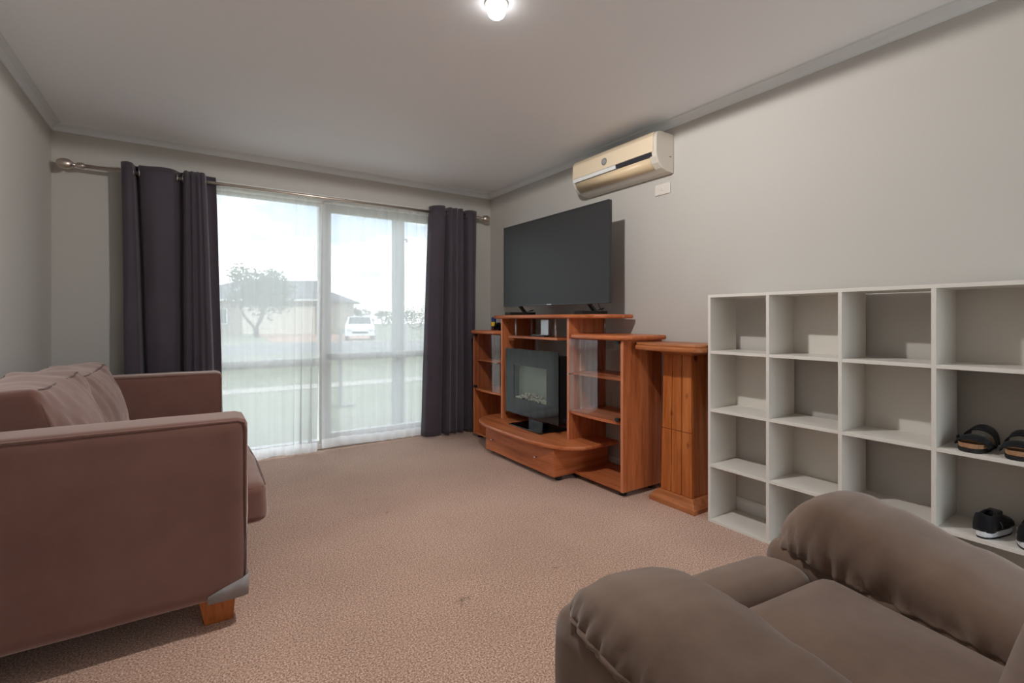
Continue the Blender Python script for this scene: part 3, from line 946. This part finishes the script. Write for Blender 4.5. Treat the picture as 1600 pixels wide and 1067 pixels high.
def sandal(label, loc, rot, side):
    t = thing('sandal', label, 'sandal', loc, rot, 'pair of cork sandals on the shelf')
    Lg, wd = 0.215, 0.098
    o = foot_outline(Lg, wd, side)
    build(MB().prism(o, 0, .014), 'outsole', 'rubber_black', t, world=False, bevel=.002)
    build(MB().loft([[(x * .985, y * .97, .014 + .002) for x, y in o], [(x, y, .028 + .004 * max(0, -x / .1)) for x, y in o], [(x * .9, y * .86, .026) for x, y in o]]), 'footbed', 'cork', t, world=False)
    for (xc, wdt, hgt) in ((-.058, .046, .056), (.016, .050, .084)):
        rows = []
        for xx, dz in ((xc - wdt / 2, -.012), (xc - wdt / 4, -.005), (xc + wdt / 4, 0.002), (xc + wdt / 2, .002)):
            rows.append([(xx, (wd / 2 - .001) * cos(pi * k / 16) * (1 - .10 * (xx > 0)), .020 + (hgt + dz - .020) * sin(pi * k / 16) ** .7) for k in range(17)])
        s = build(MB().loft(rows, closed=False), 'strap', 'strap_black', t, world=False, smooth=True)
        so = s.modifiers.new('thick', 'SOLIDIFY'); so.thickness = .004
        build(MB().box(xc - .010, xc + .010, side * (wd / 2 - .004) - .002, side * (wd / 2 - .004) + .002, .036, .050), 'buckle', 'black_plastic', s, world=False, bevel=.001)
    return t


sandal('black strapped cork sandal on the shelf, nearer the divider', (2.432, 0.545, 0.6052), radians(-4), 1)
sandal('black strapped cork sandal on the shelf, cut off by the frame edge', (2.432, 0.435, 0.6052), radians(3), -1)


def slip_on(label, loc, rot, side):
    """heel at -x (towards the room), toe at +x"""
    t = thing('slip_on_shoe', label, 'shoe', loc, rot, 'pair of black slip-on shoes on the lower shelf')
    Lg, wd = 0.205, 0.080
    out = [(-x, y) for x, y in foot_outline(Lg, wd, side)]
    build(MB().prism(out, 0, .006), 'outsole', 'rubber_black', t, world=False)
    build(MB().loft([[(x, y, .006) for x, y in out], [(x * 1.01, y * 1.02, .014) for x, y in out], [(x * .99, y * .98, .024) for x, y in out]]), 'sole_band', 'sole_white', t, world=False, smooth=False)
    rows = []
    N = 22
    for k in range(N + 1):
        s = k / N
        x = -Lg / 2 * .97 + Lg * .965 * s
        tt = 1 - s
        w = wd / 2 * .95 * (1.0 - 0.26 * tt - 0.10 * exp(-((tt - .62) / .18) ** 2)) * min(1, (max(0, 1 - abs(2 * s - 1) ** 8)) ** .4 + .12)
        hh = .024 + (.072 - .016 * s) * (1 - max(0, s - .38) / .62 * .62) * (1 if s < .9 else 1 - ((s - .9) / .1) ** 2 * .55)
        op = max(0.0, 1 - ((s - .20) / .24) ** 2)         # opening
        row = []
        M = 9
        lim = (0.5 - 0.22 * sqrt(op)) if op > 0 else 0.5
        for sd in (-1, 1):
            part = []
            for q in range(M):
                a = q / (M - 1) * lim * pi
                part.append(Vector((x - (.006 * (1 - s) * sin(a)), sd * w * cos(a) ** .75 if a < pi / 2 - 1e-6 else 0, .022 + (hh - .022) * sin(a))))
            row.append(part)
        rows.append(row)
    up = MB()
    up.loft([r_[0] for r_ in rows], closed=False)
    up.loft([r_[1] for r_ in rows], closed=False)
    # heel counter closing the back
    h0 = rows[0]
    up.loft([h0[0], h0[1]], closed=False)
    u = build(up, 'upper', 'strap_black', t, world=False, smooth=True)
    so = u.modifiers.new('thick', 'SOLIDIFY'); so.thickness = .004
    build(MB().rbox(.05, .040, .020, .008, 4, c=(.010, 0, .070)), 'tongue', 'strap_black', u, world=False, smooth=True)
    build(MB().prism(out, .0245, .030), 'insole', 'rubber_black', t, world=False)
    build(MB().tube([(-.020, side * wd * .40, .026), (-.024, side * wd * .42, .040), (-.034, side * wd * .385, .054)], .0022, 6), 'side_stripe', 'post_grey', u, world=False, smooth=True)
    return t


slip_on('black slip-on shoe with white sole, nearer the divider', (2.432, 0.512, 0.3095), radians(-5), -1)
slip_on('black slip-on shoe with white sole, cut off by the frame edge', (2.432, 0.412, 0.3095), radians(4), 1)

# ------------------------------------------------------------------ air conditioner and its switch
ay0, ay1 = 2.017, 2.800
ac = thing('air_conditioner', 'cream split system air conditioner high on the wall', 'air conditioner', (2.56, 2.4, 2.015))
prof = [(0, 2.262), (.135, 2.262), (.158, 2.250), (.168, 2.225), (.170, 2.130), (.164, 2.095), (.145, 2.062), (.110, 2.034), (.060, 2.018), (0, 2.016)]
axw = lambda y: xr(y) - .0005
build(MB().loft([[(axw(y) - d, y, z) for d, z in prof] for y in (ay0, ay1)]), 'body', 'ac_side', ac, bevel=0.006, bev_seg=3)
fpz = [(.157, 2.252), (.169, 2.226), (.1715, 2.130), (.1745, 2.130), (.1735, 2.226), (.160, 2.256)]
build(MB().loft([[(axw(y) - d, y, z) for d, z in fpz] for y in (ay0 + .022, ay1 - .012)]), 'front_panel', 'ac_cream', ac, bevel=0.001)
tz = [(.171, 2.127), (.166, 2.104), (.170, 2.103), (.1755, 2.127)]
build(MB().loft([[(axw(y) - d, y, z) for d, z in tz] for y in (2.355, ay1 - .012)]), 'trim_strip', 'frame_white', ac)
build(MB().loft([[(axw(y) - d, y, z) for d, z in tz] for y in (ay0 + .034, 2.353)]), 'display_strip', 'ac_dark', ac)
lv = [(.163, 2.096), (.146, 2.064), (.112, 2.036), (.114, 2.032), (.150, 2.060), (.168, 2.096)]
build(MB().loft([[(axw(y) - d, y, z) for d, z in lv] for y in (ay0 + .055, ay1 - .030)]), 'louver', 'ac_louver', ac, smooth=True)
build(MB().loft([[(axw(y) - d, y, z) for d, z in ((.1635, 2.102), (.1635, 2.0985), (.168, 2.0985), (.168, 2.102))] for y in (ay0 + .05, ay1 - .025)]), 'louver_gap', 'ac_dark', ac)
em = build(MB().lathe([(0, 0), (.025, 0), (.025, -.003), (.018, -.004), (0, -.003)], (axw(2.46) - .1738, 2.46, 2.178), 'x', 24), 'emblem', 'post_grey', ac)
build(MB().lathe([(0, 0), (.0175, 0), (.0165, -.0015), (0, -.0015)], (axw(2.46) - .1772, 2.46, 2.178), 'x', 24), 'emblem_face', 'silver_paint', em)
bx('side_clip', 'post_grey', ac, axw(ay0) - .045, axw(ay0) - .025, ay0 - .001, ay0 + .002, 2.112, 2.118, bevel=0)
sw = thing('wall_switch', 'cream isolator switch plate on the wall below the air conditioner', 'switch', (xr(2.1), 2.095, 1.895))
build(MB().loft([[(xr(y) - d, y, z) for d, z in ((0.0005, 1.897), (.009, 1.897), (.009, 1.968), (.0005, 1.968))] for y in (2.042, 2.162)]), 'plate', 'plate_cream', sw, bevel=0.003)
build(MB().box(xr(2.1) - .013, xr(2.1) - .008, 2.094, 2.108, 1.922, 1.944), 'rocker', 'plate_cream', sw, bevel=0.002)

# ------------------------------------------------------------------ pink sofa
sf = thing('sofa', 'dusty pink two seat sofa with square arms and loose back cushions', 'sofa', (-0.28, 2.96, 0))
AF, AB = 0.168, -0.715


def soft(name, x0, x1, y0, y1, z0, z1, r, parent=sf, mat='sofa_fabric', puff=(0, 0, 0), n=16, wob=0.0015, ws=7, seed=0.0, fn=None):
    return build(MB().rbox(x1 - x0, y1 - y0, z1 - z0, r, n, puff, wob, ws, seed, ((x0 + x1) / 2, (y0 + y1) / 2, (z0 + z1) / 2), fn), name, mat, parent, smooth=True)


def loop(name, pts, r=0.0045, parent=sf, mat='sofa_fabric', closed=False):
    return build(MB().tube(pts, r, 8, closed), name, mat, parent, smooth=True)


for (y0, y1, fy) in ((1.970, 2.165, 1.970), (3.760, 3.945, 3.760)):
    arm = soft('arm', AB, AF, y0, y1, 0.104, 0.732, 0.028, puff=(0, .006, .004), n=20)
    # welt along the outer and inner face
    for yy, sg in ((y0, -1), (y1, 1)):
        yp = yy - sg * .006
        loop('welt', [(AB + .03, yp, .722), (-.3, yp - sg * -.002, .724), (AF - .03, yp, .7225), (AF - .012, yp, .714), (AF - .007, yp, .69), (AF - .005, yp, .4), (AF - .006, yp, .13)], parent=arm)
bk = soft('back', AB, -0.52, 2.165, 3.760, 0.104, 0.715, 0.03, n=18)
soft('seat_base', -0.53, 0.145, 2.165, 3.760, 0.104, 0.275, 0.02, n=14)
for (y0, y1) in ((2.168, 2.960), (2.965, 3.757)):
    sc_ = soft('seat_cushion', -0.53, 0.255, y0, y1, 0.268, 0.425, 0.035, puff=(.012, .003, .028), n=20, wob=.004)
    for z in (.408, .285):
        loop('welt', [(-.45, y0 + .010, z), (.20, y0 + .010, z), (.236, y0 + .016, z), (.248, y0 + .045, z), (.256, (y0 + y1) / 2, z), (.248, y1 - .045, z), (.236, y1 - .016, z), (.2, y1 - .010, z), (-.45, y1 - .01, z)], .005, sc_, 'piping_dark')
for k, (y0, y1, ty) in enumerate(((2.200, 2.965, 0.0), (2.972, 3.745, -0.025))):
    def lean(p, u, k=k):
        q = Vector(p)
        # slumped top, pinched corners, creases running down from the top seam
        q.z -= 0.016 * (1 - min(1, u[1] ** 2)) * max(0, u[2])
        q.x += 0.007 * noise.noise(Vector((p.y * 16 + k * 5, p.z * 4, 2.0))) * (0.3 + 0.7 * abs(u[2]))
        cr1 = abs(noise.noise(Vector((p.y * 9 + p.z * 5 + k * 4, p.z * 2, 7.0))))
        q.x -= 0.010 * max(0, 0.16 - cr1) / 0.16 * max(0, u[0])
        q.x -= p.z * 0.30
        q.z += 0.012 * noise.noise(Vector((p.y * 7 + k * 3.3, p.x * 8, 0)))
        return q
    hx, hy, hz = 0.1225, (y1 - y0) / 2, (0.850 + ty - 0.445) / 2
    bc = soft('back_cushion', -0.610, -0.365, y0, y1, 0.445, 0.850 + ty, 0.020, puff=(.055, .010, .022), n=30, wob=.004, ws=9, seed=4.2 * k + 1, fn=lean)
    cen = Vector((-0.4875, (y0 + y1) / 2, 0.6475 + ty / 2))
    for sx in (-1, 1):
        pts = []
        for q in range(61):
            a = 2 * pi * q / 60
            yy = hy * .985 * math.copysign(abs(cos(a)) ** .18, cos(a))
            zz_ = hz * .985 * math.copysign(abs(sin(a)) ** .18, sin(a))
            p = Vector((sx * hx * .93, yy, zz_))
            p = p + noise.noise_vector(p * 9 + Vector((4.2 * k + 1, (4.2 * k + 1) * 1.7, (4.2 * k + 1) * .3))) * .004
            pts.append(cen + lean(p, (sx * .93, yy / hy, zz_ / hz)))
        loop('welt', pts[:-1], .0048, bc, 'piping_dark', True)
for (x, y) in ((0.085, 2.06), (0.085, 3.85), (-0.63, 2.06), (-0.63, 3.85)):
    s = 1 if x > 0 else -1
    build(MB().loft([[(x - .048, y - .035, 0), (x + .040, y - .035, 0), (x + .040, y + .035, 0), (x - .048, y + .035, 0)], [(x - .068, y - .042, .105), (x + .048, y - .042, .105), (x + .048, y + .042, .105), (x - .068, y + .042, .105)]]), 'leg', 'leg_wood', sf, bevel=0.003)
# clear-grey corner guard wrapped round the near front corner
gd = MB()
for zt in (0,):
    bot = [(0.045, 1.9655), (0.10, 1.9640), (0.150, 1.9650), (0.168, 1.972), (0.1725, 1.99), (0.1725, 2.05)]
    top = [0.128, 0.150, 0.166, 0.174, 0.176, 0.168]
    rows = [[(x, y, 0.101) for x, y in bot], [(x, y, z) for (x, y), z in zip(bot, top)]]
    gd.loft(rows, closed=False)
go = build(gd, 'corner_guard', 'guard_plastic', sf, smooth=True)
so = go.modifiers.new('thick', 'SOLIDIFY'); so.thickness = .002

# ------------------------------------------------------------------ brown recliner
rc = thing('recliner', 'brown suede recliner with overstuffed pillow arms facing the window', 'armchair', (1.12, 0.30, 0), radians(-7))
CR = -0.025


def lerp(tab, x):
    if x <= tab[0][0]: return tab[0][1]
    for (a, va), (b_, vb) in zip(tab, tab[1:]):
        if x <= b_:
            t = (x - a) / (b_ - a); t = t * t * (3 - 2 * t)
            return va + (vb - va) * t
    return tab[-1][1]


def arm_pillow(side):
    rows = []
    NF, NA = 90, 72
    f0, f1 = -0.46, 0.470
    for i in range(NF + 1):
        t = i / NF
        f = f0 + (f1 - f0) * t
        ztop = lerp([(-.46, .50), (-.05, .520), (.10, .556), (.25, .598), (.38, .622)] if side > 0 else [(-.46, .49), (-.05, .510), (.10, .530), (.25, .548), (.38, .550)], f)
        zc = lerp([(-.46, .425), (.42, .458)], f)
        k = 1.0
        if f > 0.30:
            k = sqrt(max(0.0, 1 - ((f - 0.30) / 0.172) ** 2))
        kb = 1.0
        if f < -.38:
            kb = sqrt(max(0.02, 1 - ((-.38 - f) / .085) ** 2))
        hw = 0.166 * (0.50 + 0.50 * k ** .8) * kb
        cx = CR + side * 0.352 + (0.012 if side < 0 else 0)
        row = []
        for j in range(NA):
            a = 2 * pi * j / NA
            ca, sa = cos(a), sin(a)
            x = hw * math.copysign(abs(ca) ** 0.72, ca)
            up = sa > 0
            skew = (1 - 0.16 * ca) if side < 0 else (1 - 0.04 * ca)
            z = skew * ((ztop - zc) * k ** 1.0 * kb if up else 0.030) * math.copysign(abs(sa) ** (0.85 if up else 1.0), sa)
            p = Vector((cx + x, f, zc + z))
            # gathers fanning out from the seam, strongest round the front
            seam = exp(-max(0.0, sa) * 2.6) if up else 1.0
            front = 0.35 + 0.65 * max(0, (f + .05) / .5)
            arc = f if f < .30 else .30 + .172 * math.asin(min(1, (f - .30) / .172))
            g1 = abs(noise.noise(Vector((arc * 20 + side * 7 + (3 if ca > 0 else 0), a * 0.7, side * 3.0))))
            w = -(max(0.0, 0.20 - g1) / 0.20) * 0.016 * seam * front
            w += noise.noise(Vector((arc * 34 + side * 7, a * 1.0, side * 3.0))) * 0.007 * seam * front
            w += noise.noise(Vector((f * 7, a * 2.1 + side, 4.0))) * 0.006
            nrm = Vector((ca, 0.3 * (f > .3), sa)).normalized()
            row.append(p + nrm * w)
        rows.append(row)
    o = build(MB().loft(rows), 'arm_pillow', 'chair_suede', rc, smooth=True, world=False)
    # sewn seam along the lower edge
    pts = []
    for i in range(0, NF + 1, 2):
        r_ = rows[i]
        q = r_[NA // 2 - 1] if side < 0 else r_[1]
        pts.append(q + Vector((side * .001, 0, -.006)))
    pts = [p for i, p in enumerate(pts) if i == 0 or (p - pts[i - 1]).length > .004]
    build(MB().tube(pts, .0055, 7), 'seam', 'chair_suede', o, smooth=True, world=False)
    return o


def csoft(name, x0, x1, y0, y1, z0, z1, r, puff=(0, 0, 0), n=18, wob=.003, ws=6, seed=0., fn=None):
    return build(MB().rbox(x1 - x0, y1 - y0, z1 - z0, r, n, puff, wob, ws, seed, ((x0 + x1) / 2, (y0 + y1) / 2, (z0 + z1) / 2), fn), name, 'chair_suede', rc, smooth=True, world=False)


for side in (-1, 1):
    arm_pillow(side)
    xa, xb_ = sorted((CR + side * .195, CR + side * (.525 if side > 0 else .508)))
    csoft('arm_base', xa, xb_, -0.48, 0.490, 0.045, 0.470, 0.055, (.012, .008, 0), wob=.004, seed=side * 3.)


def seat_fn(p, u):
    q = Vector(p)
    if u[2] > 0:
        q.z -= 0.026 * (1 - u[1]) / 2 * min(1, u[2] * 2)
        q.z += 0.003 * noise.noise(Vector((p.x * 9, p.y * 3, 1)))
    return q


csoft('seat_cushion', CR - .205, CR + .205, -0.30, 0.318, 0.20, 0.452, 0.050, (.0, .004, .014), n=22, fn=seat_fn)


def foot_fn(p, u):
    q = Vector(p)
    if u[2] > 0:
        q.z -= 0.020 * max(0, u[1]) * u[2]
    return q


csoft('footrest', CR - .190, CR + .190, 0.312, 0.492, 0.075, 0.452, 0.055, (.0, .010, .006), n=20, fn=foot_fn)


def rec_fn(p, u):
    q = Vector(p)
    q.y -= (p.z + .30) * 0.34
    return q


csoft('back_cushion', CR - .215, CR + .215, -0.33, -0.085, 0.40, 0.96, 0.08, (.0, .045, .02), n=22, wob=.006, fn=rec_fn)
csoft('back_frame', CR - .30, CR + .30, -0.50, -0.31, 0.05, 0.98, 0.07, (0, .01, 0), n=16, fn=lambda p, u: Vector((p.x, p.y - max(0, p.z) * .30, p.z)))
for x in (-.42, .42):
    for y in (-.40, .40):
        build(MB().lathe([(0, 0), (.022, 0), (.026, .05), (0, .05)], (CR + x, y, 0), n=16), 'foot', 'black_plastic', rc, world=False)

# ------------------------------------------------------------------ outdoors, seen through the sheer
GZ = -0.25
Fv = Vector((sin(YAW), cos(YAW), 0)); Rv = Vector((cos(YAW), -sin(YAW), 0))


def at(px, w, z=GZ):
    p = (Fv + (px - 800) / FPX * Rv) * w
    return Vector((p.x, p.y, z))


def og(name, mat, pts, z0, z1):
    o = build(MB().prism(pts, z0, z1), name, mat)
    return struct(o)


og('lawn', 'lawn', [(-60, D + .13), (60, D + .13), (120, 150), (-120, 150)], GZ - .1, GZ)
og('added_patio', 'bounce_paving', [(-6, YB - 8), (9, YB - 8), (9, YB - .11), (-6, YB - .11)], -.16, -.05)  # added slab, out of view, reflects daylight in through the added door
og('rear_lawn', 'lawn', [(-80, -90), (80, -90), (60, YB - 8.05), (-60, YB - 8.05)], GZ - .1, GZ)
og('garden_path', 'concrete', [(-30, 9.9), (40, 9.9), (40, 10.55), (-30, 10.55)], GZ - .02, GZ + .012)
og('road', 'asphalt', [(-60, 20.5), (80, 20.5), (80, 28), (-60, 28)], GZ - .05, GZ + .01)
og('kerb', 'concrete', [(-60, 28), (80, 28), (80, 28.4), (-60, 28.4)], GZ - .05, GZ + .10)
og('driveway', 'driveway_paving', [tuple(at(425, 29)[:2]), tuple(at(600, 29)[:2]), tuple(at(575, 42)[:2]), tuple(at(400, 43)[:2])], GZ - .05, GZ + .02)

# house across the road: local x along the picture plane, y away
hs = thing('house', 'pale house with grey hipped roof and cream garage door across the road', 'house', at(435, 42), -YAW)
m = 42 / FPX
build(MB().box(-9.0, 3.6, 0.4, 9, 0, 3.1), 'wall', 'house_brick', hs, world=False)
gdr = build(MB().box(-3.3, 3.0, 0.30, 0.42, 0, 2.45), 'garage_door', 'garage_cream', hs, world=False)
for k in range(5):
    build(MB().box(-3.2, 2.9, 0.27, 0.30, .05 + k * .48, .05 + k * .48 + .45), 'door_panel', 'garage_cream', gdr, world=False, bevel=.01)
wn = build(MB().box(-7.6, -4.6, 0.32, 0.42, 0.9, 2.3), 'window', 'frame_white', hs, world=False)
build(MB().box(-7.5, -6.15, 0.30, 0.33, 1.0, 2.2).box(-6.05, -4.7, .30, .33, 1.0, 2.2), 'pane', 'car_glass', wn, world=False)
rf = MB()
e0, e1, ez, rz_ = -9.6, 4.1, 3.12, 5.05
rf.add([(e0, -.3, ez), (e1, -.3, ez), (e1, 9.6, ez), (e0, 9.6, ez), (e0 + 3.5, 4.6, rz_), (1.6, 4.6, rz_), (1.9, 4.6, rz_ - .75), (e0, -.3, ez - .15), (e1, -.3, ez - .15), (e1, 9.6, ez - .15), (e0, 9.6, ez - .15)],
       [(0, 1, 6, 5, 4), (1, 2, 6), (2, 3, 4, 5, 6), (3, 0, 4), (0, 1, 8, 7), (1, 2, 9, 8), (2, 3, 10, 9), (3, 0, 7, 10), (7, 8, 9, 10)])
build(rf, 'roof', 'roof_tile', hs, world=False)
build(MB().box(e0, e1, -.40, -.30, ez - .20, ez - .04), 'gutter', 'frame_white', hs, world=False)


def tree(name, label, base, h, cr_, trunk_h, lean, n, group, seed, forks=3):
    random.seed(seed)
    t = thing(name, label, 'tree' if trunk_h > .5 else 'shrub', base, 0, group)
    tk = MB()
    tips = []
    for k in range(forks):
        a = 2 * pi * k / forks + seed
        tip = Vector((cos(a) * cr_ * .55, sin(a) * cr_ * .3, trunk_h + (h - trunk_h) * .6))
        tk.tube([(0.05 * k, 0, -.02), (cos(a) * .12, sin(a) * .12, trunk_h * .5), (cos(a) * cr_ * .25, sin(a) * .3, trunk_h), tip], [.14, .11, .09, .04], 7)
        tips.append(tip)
    build(tk, 'trunk', 'bark', t, world=False, smooth=True)
    lf = MB()
    blobs = [(Vector((random.uniform(-1, 1) * cr_ * .7, random.uniform(-.6, .6) * cr_, trunk_h + (h - trunk_h) * random.uniform(.25, .85))), cr_ * random.uniform(.25, .45)) for _ in range(16)]
    for _ in range(n):
        c, r_ = random.choice(blobs)
        d = Vector((random.gauss(0, 1), random.gauss(0, 1), random.gauss(0, .8))).normalized() * r_ * random.random() ** .4
        p = c + d
        s = random.uniform(.10, .22)
        a = Vector((random.gauss(0, 1), random.gauss(0, 1), random.gauss(0, .6))).normalized()
        b_ = a.orthogonal().normalized()
        lf.add([p - a * s, p + b_ * s * .5, p + a * s, p - b_ * s * .5], [(0, 1, 2, 3)])
    f_ = build(lf, 'foliage', 'leaf_green', t, world=False)
    f_['kind'] = 'stuff'
    return t


tree('street_tree', 'forked leafy tree in front of the house across the road', at(400, 36), 5.0, 2.9, 1.5, 0, 2600, None, 3, 3)
for i, (px, w, h, c, lab) in enumerate(((563, 70, 3.0, 2.0, 'low dark tree on the skyline above the white car'), (602, 86, 2.9, 2.2, 'dark bushy tree on the skyline left of the veranda post'), (648, 66, 2.9, 2.6, 'bushy tree on the skyline right of the veranda post'), (537, 62, 3.4, 1.8, 'bushy tree beside the white shed'))):
    tree('skyline_tree', lab, at(px, w), h, c, .3, 0, 900, 'trees on the skyline', 20 + i, 2)
sd_ = thing('shed', 'small white garden shed beyond the parked car', 'shed', at(526, 56), -YAW)
build(MB().box(-1.6, .9, 0, 2.4, 0, 2.2), 'wall', 'shed_white', sd_, world=False)
build(MB().prism([(-1.9, 2.1), (1.1, 2.1), (1.1, 2.35), (-.4, 2.8), (-1.9, 2.7)], -.2, 2.6, 'y'), 'roof', 'roof_tile', sd_, world=False)

# parked car, local +y towards the front
car = thing('car', 'white hatchback parked on the driveway across the road', 'car', at(562, 31.5, GZ + .02), radians(180 - 33.4 + 18))
cw = .87
side = [(-2.0, .30), (-2.05, .75), (-1.95, 1.0), (-1.65, 1.42), (-0.9, 1.50), (0.1, 1.45), (0.85, 1.02), (1.75, .84), (2.05, .62), (2.05, .30)]
ring = []
for x, k, zk in ((-cw, .93, 0), (-cw * .96, 1, 0), (cw * .96, 1, 0), (cw, .93, 0)):
    ring.append([(x * (1 - .20 * max(0, (z - .95)) / .55), y * (k if abs(y) > 1.9 else 1), z) for y, z in side])
build(MB().loft(ring), 'body', 'car_white', car, world=False, bevel=.04)
build(MB().add([(-.68, .83, 1.06), (.68, .83, 1.06), (.62, .14, 1.46), (-.62, .14, 1.46), (-.68, .80, 1.03), (.68, .80, 1.03), (.62, .11, 1.43), (-.62, .11, 1.43)], [(0, 1, 2, 3), (4, 7, 6, 5), (0, 4, 5, 1), (1, 5, 6, 2), (2, 6, 7, 3), (3, 7, 4, 0)]), 'windscreen', 'car_glass', car, world=False)
for s in (-1, 1):
    build(MB().prism([(-1.45, 1.02), (.55, 1.02), (.10, 1.38), (-1.2, 1.38)], s * .80 - .06, s * .80 + .045, 'x'), 'side_window', 'car_glass', car, world=False)
    build(MB().box(s * .62 - .16, s * .62 + .16, 1.90, 2.075, .62, .76), 'headlight', 'sole_white', car, world=False, bevel=.02)
    for y in (-1.25, 1.28):
        w_ = build(MB().lathe([(0, -.1), (.29, -.1), (.31, -.07), (.31, .07), (.29, .1), (0, .1)], (s * .78, y, .31), 'x', 20), 'wheel', 'tyre', car, world=False)
        build(MB().lathe([(0, s * .10), (.19, s * .10), (.18, s * .115), (0, s * .115)], (s * .78, y, .31), 'x', 16), 'hubcap', 'silver_paint', w_, world=False)
build(MB().box(-.45, .45, 2.0, 2.07, .45, .58), 'grille', 'tyre', car, world=False)
build(MB().box(-.80, .80, 1.95, 2.09, .30, .42), 'bumper', 'car_white', car, world=False, bevel=.03)

vp = thing('veranda_post', 'grey square veranda post just outside the sliding pane', 'post', at(622, 5.35))
build(MB().box(-.055, .055, -.055, .055, 0, 2.9), 'shaft', 'post_grey', vp, world=False, bevel=.006)
build(MB().box(-.075, .075, -.075, .075, 0, .06), 'shoe', 'concrete', vp, world=False, bevel=.004)
build(MB().tube([(.055, 0, 2.22), (.10, 0, 2.22), (.10, 0, 2.19)], .012, 8), 'hook', 'post_grey', vp, world=False)
gp = thing('letterbox_post', 'slim grey post standing on the lawn near the window', 'post', at(532, 7.4))
build(MB().box(-.022, .022, -.022, .022, 0, 1.2), 'shaft', 'post_grey', gp, world=False, bevel=.003)
build(MB().box(-.03, .22, -.05, .05, 0, .03), 'foot', 'post_grey', gp, world=False, bevel=.003)
